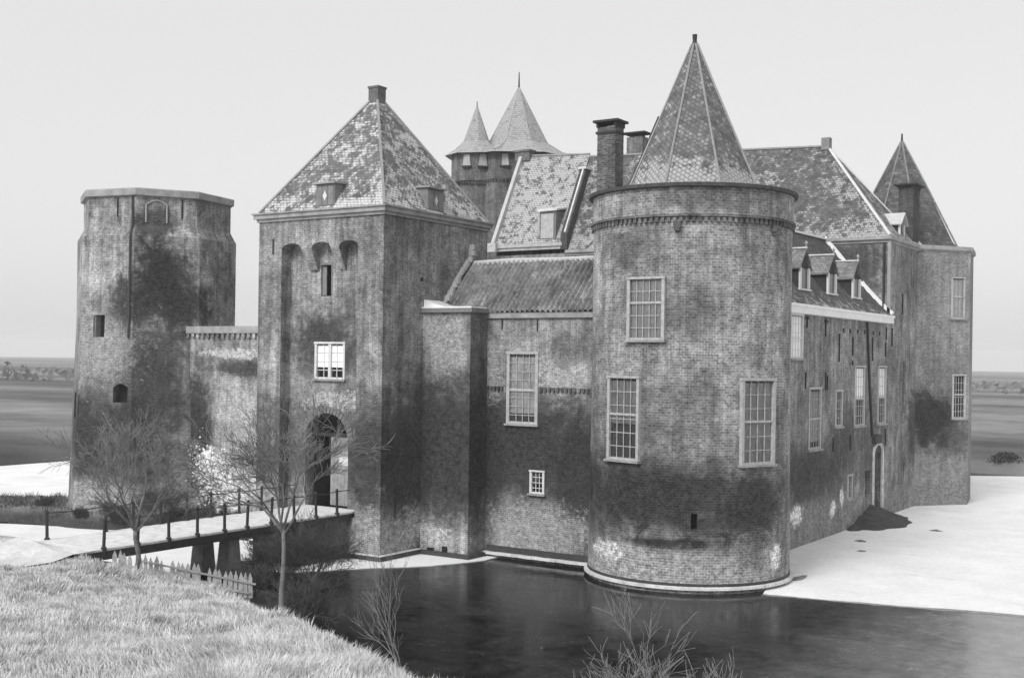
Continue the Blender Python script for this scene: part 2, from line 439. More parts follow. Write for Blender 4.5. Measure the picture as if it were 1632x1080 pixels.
# moat water: black glassy ice
def water_mat():
    m, nt, p = newmat('moat_black_ice'); g = NG(nt); P = g.pos()
    f = g.noise(P, .25, 6, .7, .6); f2 = g.noise(P, 1.6, 6, .75, .3)
    q = g.math('ADD', g.math('MULTIPLY', f, .6), g.math('MULTIPLY', f2, .4))
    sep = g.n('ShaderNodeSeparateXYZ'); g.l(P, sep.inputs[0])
    fr = g.math('MULTIPLY', g.mr(g.math('ADD', sep.outputs[0], g.math('MULTIPLY', g.noise(g.vscale(P, (.25,.7,1)), .5, 6, .65), 7.0)), 9.0, 21.0), g.mr(f2, .3, .7, .6, 1.2, False))  # patchy paling toward +X: sky reflection painted into the ice colour
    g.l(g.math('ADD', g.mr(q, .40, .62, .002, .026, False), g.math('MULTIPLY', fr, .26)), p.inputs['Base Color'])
    g.l(g.mr(q, .40, .62, .05, .32, False), p.inputs['Roughness'])
    p.inputs['IOR'].default_value = 1.31; p.inputs['Specular IOR Level'].default_value = .26
    b = g.n('ShaderNodeBump'); b.inputs['Strength'].default_value = .16; b.inputs['Distance'].default_value = .05
    g.l(g.noise(P, 1.1, 4, .6), b.inputs['Height']); g.l(b.outputs[0], p.inputs['Normal'])
    return m
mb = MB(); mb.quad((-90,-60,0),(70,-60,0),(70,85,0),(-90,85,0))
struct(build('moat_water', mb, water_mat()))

def ragged(pts, amp=.12, step=.5, seed=0):
    out = []
    for i, a in enumerate(pts):
        b = pts[(i+1) % len(pts)]; L = hypot(b[0]-a[0], b[1]-a[1]); k = max(1, int(L/step))
        if L > 60: k = 8
        for j in range(k):
            t = j/k; x = a[0]+(b[0]-a[0])*t; y = a[1]+(b[1]-a[1])*t
            e = amp if 0 < j else amp*.3
            out.append((x+noise.noise(Vector((x*.6,y*.6,seed)))*e*2, y+noise.noise(Vector((x*.6,y*.6,seed+5)))*e*2))
    return out
def sheet(name, pts, z, th, mat, amp=.12, seed=0):
    import bmesh
    r = ragged(pts, amp, .5, seed)
    bm = bmesh.new()
    vs = [bm.verts.new((x,y,z+th)) for x,y in r]; lo = [bm.verts.new((x,y,z)) for x,y in r]
    es = []
    f = bm.faces.new(vs)
    for i in range(len(r)): bm.faces.new((vs[i], lo[i], lo[(i+1)%len(r)], vs[(i+1)%len(r)]))
    bmesh.ops.triangulate(bm, faces=[f])
    bm.verts.index_update()
    m_ = MB(); m_.v = [tuple(v.co) for v in bm.verts]; m_.f = [tuple(v.index for v in q.verts) for q in bm.faces]
    bm.free()
    return struct(build(name, m_, mat))
def icesnow_mat():
    m, nt, p = newmat('snow_on_ice'); g = NG(nt); P = g.pos()
    f = g.noise(P, .35, 6, .6, .3); f2 = g.noise(g.vscale(P, (.5, .22, 1)), .8, 4, .6)
    v = g.math('MULTIPLY', g.mr(f, .3, .7, .68, .80, False), 1.0)
    v = g.mixv(g.mr(g.noise(g.vscale(P, (.35,.8,1)), .5, 7, .7), .56, .74), v, .56)
    v = g.math('MULTIPLY', v, g.mr(g.noise(P, 3.5, 6, .75), .3, .7, .90, 1.08, False))
    bb = g.n('ShaderNodeBump'); bb.inputs['Strength'].default_value = .5; bb.inputs['Distance'].default_value = .06
    g.l(g.noise(P, 1.8, 7, .7), bb.inputs['Height']); g.l(bb.outputs[0], p.inputs['Normal'])
    g.l(v, p.inputs['Base Color']); p.inputs['Roughness'].default_value = .9; p.inputs['Specular IOR Level'].default_value = .2
    return m
M_ice = icesnow_mat()
mb = MB(); rl = random.Random(2)
for (P0_, P1_) in (((3.4,-.75),(5.6,-.35)),((5.6,-.35),(8.1,.15)),((8.1,.15),(12.5,1.35)),((12.5,1.35),(16.5,1.9)),((16.5,1.9),(30,3.5))):
    L = hypot(P1_[0]-P0_[0], P1_[1]-P0_[1]); kk = int(L/.25)
    for i in range(kk):
        a = [P0_[j]+(P1_[j]-P0_[j])*i/kk for j in (0,1)]; b = [P0_[j]+(P1_[j]-P0_[j])*(i+1)/kk for j in (0,1)]
        wa = .12+.35*abs(noise.noise(Vector((a[0]*.9,a[1],0))))+.02*a[0]; wb = .12+.35*abs(noise.noise(Vector((b[0]*.9,b[1],0))))+.02*b[0]
        mb.quad((a[0],a[1]-wa,.004),(b[0],b[1]-wb,.004),(b[0],b[1]+.3,.004),(a[0],a[1]+.3,.004))
struct(build('slush', mb, plain('grey_slush', .22, .5, var=.5, scale=3)))
sheet('snow_covered_ice', [(3.4,-.75),(5.6,-.35),(8.1,.15),(12.5,1.35),(16.5,1.9),(30,3.5),(52,7),(52,66),(2.2,66),(-6,60),(-6,37),(.0,37),(0,5.2),(2.2,4.2)], .004, .035, M_ice, .07, 1)
sheet('snow_covered_ice', [(-16.4,-9.7),(-15.4,-8.5),(-13.8,-6.2),(-12.0,-4.1),(-11.3,-2.4),(-10.9,-1.25),(-10.9,.1),(-14.9,.1),(-16,-4.0),(-19,-6.5),(-20.5,-10)], .004, .035, M_ice, .08, 4)
sheet('snow_covered_ice', [(-72,-40),(-30,-40),(-27,-24),(-21.5,-19.5),(-19.8,-15.2),(-18.2,-14.4),(-19.2,-12.6),(-18.0,-11.2),(-19.5,-9.6),(-18.4,-8.2),(-20.5,-7.2),(-22.5,-4.2),(-27,-3.6),(-33,-5.5),(-50,-12),(-56,-15),(-58,-8),(-50,0),(-43,7),(-36,14),(-36,66),(-72,66)], .004, .035, M_ice, .10, 9)

# ------------------------------------------------------------------ round tower
C1 = (-1.25, 1.5)
rt = thing('round_tower', (C1[0], C1[1], 0), 'big round brick tower with octagonal slate spire rising out of the dark moat', 'tower')
mat_rt = wall_mat('round_tower_brick', .245, blobs=[
    ((-1.2,-2.0,4.0), (9,7,2.3), .17, .7, .25), ((-5.0,-2.0,6.0), (1.6,1.6,2.2), .13, .5, .4), ((2.6,-1.6,4.9), (.9,.9,1.0), .34, .5, .5),
    ((-1.2,-2.9,6.8), (1.5,1.0,.9), .13, .35, .6),
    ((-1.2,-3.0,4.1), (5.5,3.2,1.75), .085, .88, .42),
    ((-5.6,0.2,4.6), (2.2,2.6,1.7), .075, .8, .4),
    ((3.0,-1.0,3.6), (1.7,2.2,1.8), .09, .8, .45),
    ((0.4,-3.1,2.1), (3.4,1.2,.28), .05, .8, .3),
    ((-1.2,-3.0,.6), (6.5,5.2,1.25), .36, .88, .22),
    ((-3.5,-2.6,1.45), (1.5,1.2,.45), .62, .85, .5),
    ((3.25,.75,1.45), (.5,.5,.60), .8, .95, .35),
    ((-2.6,-3.0,15.9), (.7,.7,.28), .55, .9, .4),
    ((-2.2,-3.0,15.2), (2.2,1.8,1.1), .13, .5, .5),
    ((1.2,-2.6,17.1), (2.6,2.6,.7), .12, .5, .5),
    ((.9,-2.4,12.2), (1.5,1.3,1.3), .12, .38, .5),
    ((-1.5,-3.0,8.0), (4.5,2.2,1.4), .15, .35, .6)], bh=.115, course=.30)
def r1(z): return 4.66 if z > 16.3 else 4.60 + max(0, (8-z))*.010
f1 = cyl_map(C1, r1)
A = [radians(-180+360*i/96) for i in range(97)]
H1 = [(-101.6,-79.2,10.92,13.58), (-115.6,-92.8,5.60,9.22), (-37.0,-13.2,5.55,9.20), (-63.7,-60.3,2.75,3.45)]
mb = MB(); bk = MB()
wall_grid(mb, f1, A, [-.6, 0,1,2,3,5,7,9,11,13,15,16.0,16.299,16.301,17.55], [(radians(a),radians(b),c,d,.55) for a,b,c,d in H1], bk)
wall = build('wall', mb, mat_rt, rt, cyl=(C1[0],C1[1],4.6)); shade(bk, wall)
mb = MB(); mb.lathe(C1, [(4.62,17.55),(4.84,17.57),(4.86,17.72),(4.50,17.78),(4.0,17.76),(4.0,17.0)], [radians(i*3.75) for i in range(96)])
build('parapet_coping', mb, plain('dark_coping', .07, .9, var=.4, scale=3, bump=.4), rt)
mb = MB(); mb.lathe(C1, [(4.0,17.0),(3.0,17.0)], [radians(i*7.5) for i in range(48)])
build('wall_walk', mb, M_snowdirty, rt)
mb = MB(); dentils(mb, cyl_map(C1, lambda z: 4.62), -pi, pi, 2*pi/110, 16.0, 16.27, .09, .55)
mb.lathe(C1, [(4.6,16.25),(4.76,16.27),(4.76,16.37),(4.66,16.39)], [radians(i*3.75) for i in range(96)])
build('corbel_band', mb, wall_mat('corbel_brick', .12, mottle=.4), rt)
for a, b, z0, z1, cols, rows, mid, cur in ((H1[0][0],H1[0][1],H1[0][2],H1[0][3],5,5,12.55,(10.95,13.5,plain('grey_curtain', .42,.9,var=.3))),
                                  (H1[1][0],H1[1][1],H1[1][2],H1[1][3],4,6,7.62,(7.2,9.1,plain('grey_curtain', .42,.9,var=.3))),
                                  (H1[2][0],H1[2][1],H1[2][2],H1[2][3],4,6,7.42,(5.6,9.1,M_curtain))):
    window(rt, f1, radians(a), radians(b), z0, z1, cols, rows, fw=.12, mid=mid, curtain=cur, mw=.035)
for a in (-72.8, -14.8):        # stubs of old brackets under the corbel band
    mb = MB(); p = f1(radians(a), 16.0); n = Vector((cos(radians(a)), sin(radians(a)), 0)); t = Vector((-n.y, n.x, 0))
    mb.obox((p.x,p.y,0), t, n, -.16,.16,-.1,.30,15.75,16.02); mb.obox((p.x,p.y,0), t, n, -.10,.12,-.1,.42,15.62,15.76)
    build('bracket', mb, plain('bracket_stone', .10, .9, var=.3), rt)
# spire
va = radians(-65.1)
hip = [va+radians(-22.5+45*k) for k in range(8)]
mat_sp = slate_mat('spire_slate', .15, .34, zgrad=(18.0,19.9,.95), tilt=radians(38), bw_=.22, bh=.20, snowval=.42)
mb = MB()
for k in range(8):
    prev = None
    for r, z in ((3.62,16.95),(3.42,17.4),(3.10,18.0),(1.55,21.6),(.10,24.95)):
        a = Vector((C1[0]+r*cos(hip[k]), C1[1]+r*sin(hip[k]), z)); b = Vector((C1[0]+r*cos(hip[(k+1)%8]), C1[1]+r*sin(hip[(k+1)%8]), z))
        if prev: mb.quad(prev[0], prev[1], b, a)
        prev = (a, b)
sp = build('spire', mb, mat_sp, rt)
mb = MB()
for k in range(8):
    P = [Vector((C1[0]+(r+.02)*cos(hip[k]), C1[1]+(r+.02)*sin(hip[k]), z)) for r, z in ((3.3,17.6),(1.55,21.6),(.12,24.9))]
    mb.tube(P, .055, 5)
build('hip_flashing', mb, M_lead, sp)
mb = MB(); mb.tube([(C1[0],C1[1],24.4),(C1[0],C1[1],24.95),(C1[0],C1[1],25.05),(C1[0],C1[1],25.35)], [.30,.13,.10,.12], 10)
build('finial', mb, M_iron, rt)
mb = MB()
lp = [Vector((C1[0]+(r+.12)*cos(hip[6]+.2), C1[1]+(r+.12)*sin(hip[6]+.2), z)) for r, z in ((3.5,17.3),(3.1,18.0),(1.55,21.6))]
mb.tube(lp, .05, 5); build('lightning_rod_cable', mb, M_iron, sp)
# plinth ledge with snow, gap, lower footing
mb = MB(); AR = [radians(i*3.75) for i in range(96)]
mb.lathe(C1, [(4.6,.46),(4.70,.42),(4.70,.30),(4.6,.28)], AR)
build('plinth', mb, plain('wet_brick', .05, .7, var=.3), rt)
mb = MB(); mb.lathe(C1, [(4.70,.30),(4.84,.27),(4.86,.17),(4.70,.13)], [radians(-165+200*i/70) for i in range(71)], closed=False)
build('snowy_ledge', mb, plain('icy_ledge', .56, .8, var=.35, scale=1.5), rt)

# ------------------------------------------------------------------ gatehouse
GU0, GU1, GV0, GV1 = -23.3, -14.8, -4.7, 4.2
gh = thing('gatehouse', (-19.05, -.3, 0), 'square brick gatehouse with snowy pyramid roof and arched gate at the bridge end', 'gatehouse')
mat_gh = wall_mat('gatehouse_brick', .215, blobs=[
    ((-17.5,-4.0,5.2), (6.5,8.0,3.4), .19, .62, .30), ((-15.5,-1.5,3.6), (3.2,5.5,2.2), .13, .7, .40),
    ((-19.3,-4.0,10.6), (2.6,1.6,1.9), .085, .8, .35),
    ((-14.8,-2.5,6.6), (1.6,4.2,2.0), .15, .5, .5),
    ((-15.8,-4.7,5.0), (2.3,3.0,2.2), .085, .75, .5),
    ((-14.8,-1.5,5.0), (1.2,3.2,4.8), .13, .5, .4),
    ((-15.4,-4.7,1.2), (2.0,3.2,1.3), .34, .75, .35),
    ((-14.8,-2.0,1.6), (1.2,.9,1.0), .42, .6, .5),
    ((-22.8,-4.7,5.0), (1.6,1.4,2.6), .10, .6, .5),
    ((-18.4,-4.0,7.7), (2.4,.9,.5), .45, .7, .6),
    ((-14.8,1.5,13.6), (.6,2.2,1.4), .13, .5, .6)])
fF = flat_map((0,GV0,0), (1,0,0), (0,-1,0))      # front, s = u
fS = flat_map((GU1,0,0), (0,1,0), (1,0,0))       # side, s = v
fL = flat_map((GU0,0,0), (0,1,0), (-1,0,0))
fB = flat_map((0,GV1,0), (1,0,0), (0,1,0))
RD = .72                                          # recess depth
RX0, RX1, RZ0, RZ1 = -21.65, -16.45, 2.0, 15.8
mb = MB(); bk = MB()
# machicolation arches: openings between corbels
arches = [(-21.65,-20.3), (-19.58,-18.28), (-17.72,-16.45)]
wall_grid(mb, fF, [GU0,GU1], [-.6,1,17.2], [(RX0,RX1,RZ0,15.82,RD)])
# arch band (front plane) above recess with arched undersides
def arch_band(mb, f, x0, x1, zs, rise, depth, xa0, xa1):
    """fills above an arch from zs to zs+rise between x0,x1, and the soffit"""
    n = 12; pts = []
    for i in range(n+1):
        t = i/n; pts.append((x0+(x1-x0)*t, zs+rise*sqrt(max(0, 1-(2*t-1)**2))))
    zt = zs+rise+.0
    for i in range(n):
        a, b = pts[i], pts[i+1]
        if a[1] < zt or b[1] < zt: mb.quad(f(a[0],a[1]), f(b[0],b[1]), f(b[0],zt), f(a[0],zt))
        mb.quad(f(a[0],a[1]), f(a[0],a[1],depth), f(b[0],b[1],depth), f(b[0],b[1]))
# recess top slab region z 15.35 -> open arches rising to 15.85 cut: rebuild as arches below 15.35
for (a, b) in arches: arch_band(mb, fF, a, b, 15.56, .26, RD, 0, 0)
for (a, b) in ((-20.3,-19.58), (-18.28,-17.72)):
    mb.quad(fF(a,15.5), fF(b,15.5), fF(b,15.82), fF(a,15.82))
    # hanging corbel: a brick wedge running back to the recessed wall
    Q = [fF(a,15.5,0), fF(b,15.5,0), fF(b,15.5,RD), fF(a,15.5,RD)]
    T = [fF(a,15.819,0), fF(b,15.819,0), fF(b,15.819,RD), fF(a,15.819,RD)]
    M = [fF(a+.03,14.95,.30), fF(b-.03,14.95,.30), fF(b-.03,14.95,RD), fF(a+.03,14.95,RD)]
    L = [fF(a+.07,14.45,.58), fF(b-.07,14.45,.58), fF(b-.07,14.45,RD), fF(a+.07,14.45,RD)]
    for X, Y in ((L,M),(M,Q)):
        mb.quad(X[0],X[1],Y[1],Y[0]); mb.quad(X[3],X[0],Y[0],Y[3]); mb.quad(X[1],X[2],Y[2],Y[1])
    mb.quad(T[3],Q[3],Q[0],T[0]); mb.quad(T[1],Q[1],Q[2],T[2]); mb.quad(*L)
# recessed wall with window, slit, gate arch
fR = flat_map((0,GV0+RD,0), (1,0,0), (0,-1,0))
GA0, GA1, GZ0, GZS = -20.45, -17.55, 2.3, 5.75
WG = (-19.85,-17.85,8.85,10.65); SLT = (-19.55,-18.75,13.1,14.7)
wall_grid(mb, fR, [RX0,RX1], [1.0,15.82], [(WG[0],WG[1],WG[2],WG[3],.4),(SLT[0],SLT[1],SLT[2],SLT[3],.45),(GA0,GA1,GZ0,GZS+1.35,.01)], bk)
bk.v = []; bk.f = []
# gate passage
arch_band(mb, fR, GA0, GA1, GZS, 1.35, 3.2, 0, 0)
mb.quad(fR(GA0,GZ0), fR(GA0,GZS), fR(GA0,GZS,3.2), fR(GA0,GZ0,3.2)); mb.quad(fR(GA1,GZS), fR(GA1,GZ0), fR(GA1,GZ0,3.2), fR(GA1,GZS,3.2))
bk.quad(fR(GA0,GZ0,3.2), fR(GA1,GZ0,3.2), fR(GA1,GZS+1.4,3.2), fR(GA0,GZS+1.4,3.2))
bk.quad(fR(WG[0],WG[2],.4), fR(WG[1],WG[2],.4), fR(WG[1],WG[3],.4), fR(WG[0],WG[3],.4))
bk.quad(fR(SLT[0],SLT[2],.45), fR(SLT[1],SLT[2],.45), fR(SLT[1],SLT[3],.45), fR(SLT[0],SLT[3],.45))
wall_grid(mb, fS, [GV0,GV1], [-.6,1,17.2]); wall_grid(mb, fL, [GV0,GV1], [-.6,17.2]); wall_grid(mb, fB, [GU0,GU1], [-.6,17.2])
wall = build('wall', mb, mat_gh, gh); shade(bk, wall)
# arch ring bricks over gate
mb = MB()
for i in range(22):
    a0 = pi*i/22+.01; a1 = pi*(i+1)/22-.02; cx = (GA0+GA1)/2; R0 = (GA1-GA0)/2
    P = []
    for d in (0, -.04):
        for (a, k) in ((a0,0),(a1,0),(a1,.34),(a0,.34)):
            P.append(fR(cx-(R0+k)*cos(a), GZS+(1.35+k)*sin(a), d))
    mb.add(P, [(4,5,6,7),(0,1,5,4),(1,2,6,5),(2,3,7,6),(3,0,4,7)])
build('gate_arch', mb, plain('arch_brick', .16, .9, var=.4, scale=5), gh)
# cornice
mb = MB()
for (z0, z1, o) in ((17.0,17.16,.10),(17.162,17.38,.22),(17.382,17.46,.30)):
    mb.box(GU0-o, GU1+o, GV0-o, GV1+o, z0, z1)
build('cornice', mb, M_coping, gh)
# roof
ap = Vector((-19.05,-.3,24.15)); e = .12
cr = [Vector((GU0-e+.1,GV0-e+.1,17.47)), Vector((GU1+e-.1,GV0-e+.1,17.47)), Vector((GU1+e-.1,GV1+e-.1,17.47)), Vector((GU0-e+.1,GV1+e-.1,17.47))]
mat_gr = slate_mat('gatehouse_slate', .17, .50, zgrad=(17.5,19.2,.28), tilt=radians(4), bw_=.24, bh=.17, snowval=.62)
mb = MB(); tp = [c.lerp(ap, .955) for c in cr]
for i in range(4):
    a, b = cr[i], cr[(i+1)%4]
    mb.quad(a, b, tp[(i+1)%4], tp[i])
mb.quad(*tp)
rf = build('roof', mb, mat_gr, gh)
mb = MB()
for c in cr: mb.tube([c+Vector((0,0,.05)), c.lerp(ap,.5)+Vector((0,0,.06)), c.lerp(ap,.955)+Vector((0,0,.05))], .075, 5)
build('hip_flashing', mb, M_lead, rf)
mb = MB(); mb.box(-19.38,-18.72,-.63,.03,23.55,24.45); mb.box(-19.42,-18.68,-.67,.07,24.452,24.56)
build('chimney', mb, plain('roof_brick', .13, .9, var=.35), rf)
def hood(par, base, t, n, w_, z0, z1, back, mark=True, mat=None):
    """shed dormer: face on plane through base with outward n"""
    B = Vector(base); mb = MB(); h = w_/2
    fz = Vector((0,0,1))
    P = lambda s_, d, z: Vector((B.x,B.y,0)) + Vector(t)*s_ + Vector(n)*d + fz*z
    mb.add([P(-h,0,z0),P(h,0,z0),P(h,0,z1),P(-h,0,z1),P(-h,-back,z1),P(h,-back,z1),P(-h,-back,z0),P(h,-back,z0)], [(0,1,2,3),(1,7,5,2),(0,3,4,6)])
    d = build('dormer', mb, mat or M_shutter, par)
    mb = MB(); mb.add([P(-h-.12,.16,z1),P(h+.12,.16,z1),P(h+.12,-back-.3,z1+.06),P(-h-.12,-back-.3,z1+.06),P(-h-.12,.16,z1+.09),P(h+.12,.16,z1+.09),P(h+.12,-back-.3,z1+.16),P(-h-.12,-back-.3,z1+.16)],
        [(0,3,2,1),(4,5,6,7),(0,1,5,4),(1,2,6,5),(2,3,7,6),(3,0,4,7)])
    build('dormer_roof', mb, M_coping, d)
    mb = MB(); 
    for s_ in (-h*.62, 0, h*.62): mb.add([P(s_-h*.28,.0,z0+.12),P(s_+h*.28,.0,z0+.12),P(s_+h*.28,.03,z0+.12),P(s_-h*.28,.03,z0+.12),P(s_-h*.28,.0,z1-.1),P(s_+h*.28,.0,z1-.1),P(s_+h*.28,.03,z1-.1),P(s_-h*.28,.03,z1-.1)], [(3,2,6,7),(0,3,7,4),(1,5,6,2),(4,7,6,5),(0,1,2,3)])
    sh = build('shutter', mb, mat or M_shutter, d)
    if mark:
        zc = (z0+z1)/2; mb = MB(); q = .15
        mb.add([P(0,.045,zc-.26),P(q,.045,zc),P(0,.045,zc+.26),P(-q,.045,zc)], [(0,1,2,3)])
        build('diamond_mark', mb, M_white, sh)
    return d
hood(rf, (-18.75,-4.62,0), (1,0,0), (0,-1,0), 1.25, 17.55, 18.75, 1.4)
hood(rf, (-14.88,-.45,0), (0,1,0), (1,0,0), 1.35, 17.55, 18.75, 1.4)
window(gh, fR, WG[0], WG[1], WG[2], WG[3], 4, 4, fw=.11, mat=M_white, board=(9.45,10.56), mw=.035)
mb = MB(); xm = (WG[0]+WG[1])/2; mb.obox((0,GV0+RD,0),(1,0,0),(0,-1,0), xm-.09,xm+.09,-.12,.045,WG[2]+.09,WG[3]); build('mullion', mb, M_white, gh)
# slit window half shuttered
mb = MB(); mb.obox((0,GV0+RD,0),(1,0,0),(0,-1,0), SLT[0]+.02,SLT[0]+.30,-.16,-.10,SLT[2]+.05,SLT[3]-.05); mb.obox((0,GV0+RD,0),(1,0,0),(0,-1,0), SLT[0],SLT[1],-.2,.03,SLT[3],SLT[3]+.12)
mb.obox((0,GV0+RD,0),(1,0,0),(0,-1,0), SLT[1]-.07,SLT[1],-.2,.02,SLT[2],SLT[3])
build('slit_shutter', mb, M_shutter, gh)
# gate leaf (right one closed) with pale notice, left one swung in
mb = MB(); Og = (0,GV0+RD,0)
x = -19.2
while x < GA1-.05:
    mb.obox(Og,(1,0,0),(0,-1,0), x,min(x+.235,GA1-.01),-.62,-.55,GZ0+.03,5.85); x += .245
mb.obox(Og,(1,0,0),(0,-1,0), -19.2,GA1-.01,-.68,-.622,3.0,3.2); mb.obox(Og,(1,0,0),(0,-1,0), -19.2,GA1-.01,-.68,-.622,5.4,5.6)
gl_ = build('gate_leaf', mb, plain('gate_planks', .26, .8, var=.3, scale=3), gh)
mb = MB(); mb.obox(Og,(1,0,0),(0,-1,0), -18.6,-17.95,-.547,-.52,4.40,4.85); build('notice', mb, M_white, gl_)
mb = MB(); mb.obox(Og,(1,0,0),(0,-1,0), GA0+.02,GA0+.10,-2.1,-.55,GZ0+.03,5.8); build('gate_leaf', mb, M_darkwood, gh)
mb = MB(); mb.obox(Og,(1,0,0),(0,-1,0), GA0,GA1,-.85,-.52,5.86,6.04); build('gate_lintel', mb, M_darkwood, gh)
def anchor(par, f, s_, z0, z1, hook=False, w_=.05):
    mb = MB(); a = f(s_, z0, -.04); b = f(s_, z1, -.04); mb.beam(a, b, w_, w_)
    if hook:
        q = [f(s_+.22*math.cos(t), z1-.16+.18*math.sin(t), -.05) for t in [pi*k/8 for k in range(9)]]; mb.tube(q, .03, 4)
    build('wall_anchor', mb, M_iron, par)
anchor(gh, fF, -22.25, 15.3, 16.1)
anchor(gh, fS, -3.6, 2.0, 3.0)
mb = MB(); mb.obox((GU1,0,0),(0,1,0),(1,0,0), -1.75,-1.55,.0,.03,13.9,14.1); build('putlog_hole', mb, M_dark, gh)

# footing ledge with snow along gatehouse
mb = MB(); mb.box(GU0-.2,GU1+.25,GV0-.25,-1.75,.05,.28); build('footing', mb, plain('wet_brick', .05), gh)
mb = MB(); mb.box(GU0-.2,GU1+.27,GV0-.27,-1.75,.282,.31); build('snowy_ledge', mb, M_snowdirty, gh)

# ------------------------------------------------------------------ front range with pantile roof
fr_ = thing('front_range', (-8, 2.5, 0), 'low brick range with ribbed pantile roof between the gatehouse and the round tower', 'castle range')
mat_fr = wall_mat('front_range_brick', .23, blobs=[
    ((-9,0,5.2), (9,2,3.6), .17, .7, .25), ((-9.7,0,6.1), (.9,.6,1.1), .10, .6, .3),
    ((-9.3,0,5.6), (4.4,1.2,2.6), .085, .82, .40),
    ((-6.2,0,4.2), (1.7,1.2,4.6), .075, .75, .4),
    ((-11.6,0,4.4), (.9,1.5,5.0), .07, .75, .35),
    ((-8.8,0,1.5), (3.4,1.2,1.5), .36, .62, .45),
    ((-7.6,0,9.3), (1.6,.8,.9), .55, .45, .8),
    ((-11.6,0,9.3), (.9,.8,1.3), .40, .45, .7),
    ((-7.2,0,10.6), (1.2,.8,.9), .14, .5, .7)])
f0 = flat_map((0,0,0), (1,0,0), (0,-1,0))
W1 = (-10.55,-8.75,6.78,10.25); W2 = (-9.1,-8.3,3.38,4.45); NC = (-12.45,-12.1,9.4,9.95)
mb = MB(); bk = MB()
wall_grid(mb, f0, [-14.8,-3], [-.6,1,12.35], [(*W1,.5),(*W2,.4)], bk)
fb = flat_map((0,4.9,0), (1,0,0), (0,1,0)); wall_grid(mb, fb, [-14.8,-3], [0,12.35])
wall = build('wall', mb, mat_fr, fr_); shade(bk, wall)
window(fr_, f0, *W1, 4, 8, fw=.14, mid=8.45, curtain=(7.3,10.1,plain('net_curtain', .66,.9,var=.3,scale=2)), mw=.035)
window(fr_, f0, *W2, 3, 4, fw=.09, mat=M_white)
mb = MB(); mb.box(-14.7,-4,-.14,-.002,12.05,12.33); build('eaves_board', mb, M_coping, fr_)
mb = MB(); dentils(mb, f0, -11.8, -10.7, .24, 8.38, 8.62, .10, .6); build('corbel_band', mb, wall_mat('corbel_brick4', .10, mottle=.4), fr_)
mb = MB(); dentils(mb, f0, -8.6, -5.0, .24, 8.38, 8.62, .10, .6)
build('corbel_band', mb, wall_mat('corbel_brick2', .10, mottle=.4), fr_)
for x, z0, z1 in ((-10.9,11.5,12.0),(-8.8,11.4,12.0)): anchor(fr_, f0, x, z0, z1)
# pantiles (real corrugations)
def pantiles(mb, u0, u1, v0, v1, z0, z1, per=.30, row=.36):
    L = hypot(v1-v0, z1-z0); dv, dz = (v1-v0)/L, (z1-z0)/L; nrm = (-dz, dv)   # normal in (v,z): (-dz, dv)
    nr = int(L/row)+1; ns = int((u1-u0)/per*6)
    for j in range(nr):
        a = j*row; b = min(L, (j+1)*row+.02)
        if a >= L: break
        o = len(mb.v); jit = random.uniform(-.012,.012)
        for (d, lift) in ((a,.045),(b,.0)):
            for i in range(ns+1):
                u = u0+(u1-u0)*i/ns; ph = (u-u0)/per; k = int(ph); h_ = .09*sin(2*pi*ph)+lift*.7+jit+.012*noise.noise(Vector((k*3.1,j*2.3,0)))
                h_ += .05*noise.noise(Vector((u*.5, d*.6, 2)))
                mb.v.append((u, v0+dv*d+nrm[0]*h_, z0+dz*d+nrm[1]*h_))
        for i in range(ns): mb.f.append((o+i, o+i+1, o+ns+2+i, o+ns+1+i))
mb = MB(); pantiles(mb, -14.45, -4.6, -.22, 2.45, 12.36, 15.12)
def tile_mat():
    m, nt, p = newmat('old_pantiles'); g = NG(nt); P = g.pos()
    a = g.noise(P, .8, 6, .7, .3); b = g.noise(P, 6, 5, .75); cc = g.noise(g.vscale(P, (3.0,.4,.4)), 1.0, 3, .6)
    v = g.math('MULTIPLY', g.mr(a, .35, .65, .08, .27, False), g.mr(b, .3, .7, .6, 1.5, False))
    v = g.mixv(g.mr(g.math('ADD', g.math('MULTIPLY', cc, .7), g.math('MULTIPLY', b, .35)), .60, .75), v, .50)
    sep = g.n('ShaderNodeSeparateXYZ'); g.l(P, sep.inputs[0])
    v = g.mixv(g.mr(g.math('ADD', sep.outputs[2], g.math('MULTIPLY', b, .5)), 15.22, 15.4), v, .6)
    g.l(v, p.inputs['Base Color']); p.inputs['Roughness'].default_value = .85
    return m
M_tile = tile_mat()
rf = build('roof', mb, M_tile, fr_, smooth=False)
mb = MB(); mb.tube([(-14.4,2.45,15.14),(-12,2.47,15.20),(-9,2.45,15.15),(-4.6,2.47,15.18)], .11, 8); build('ridge', mb, plain('patchy_snow', .48), rf)
mb = MB(); mb.quad((-14.45,2.5,15.12),(-4.6,2.5,15.12),(-4.6,5.0,12.3),(-14.45,5.0,12.3)); build('rear_slope', mb, M_tile, rf)
# snow-topped stepped verge against the gatehouse
mb = MB(); 
vp = [(-14.62,-.25,12.42),(-14.62,.9,13.75),(-14.62,1.5,14.5),(-14.62,2.45,15.45),(-14.62,2.5,16.1)]
rv = random.Random(4)
for a, b in zip(vp, vp[1:]):
    a = Vector(a); b = Vector(b); kk = max(1, int((b-a).length/.16))
    for i in range(kk):
        p = a.lerp(b, (i+.5)/kk); hw_ = rv.uniform(.05,.13); hh = rv.uniform(.08,.17)
        mb.box(-14.76,-14.62+rv.uniform(.05,.2), p.y-hw_, p.y+hw_, p.z-hh, p.z+hh*.7)
build('verge', mb, plain('patchy_snow', .60, .9, var=.5, scale=3), rf)
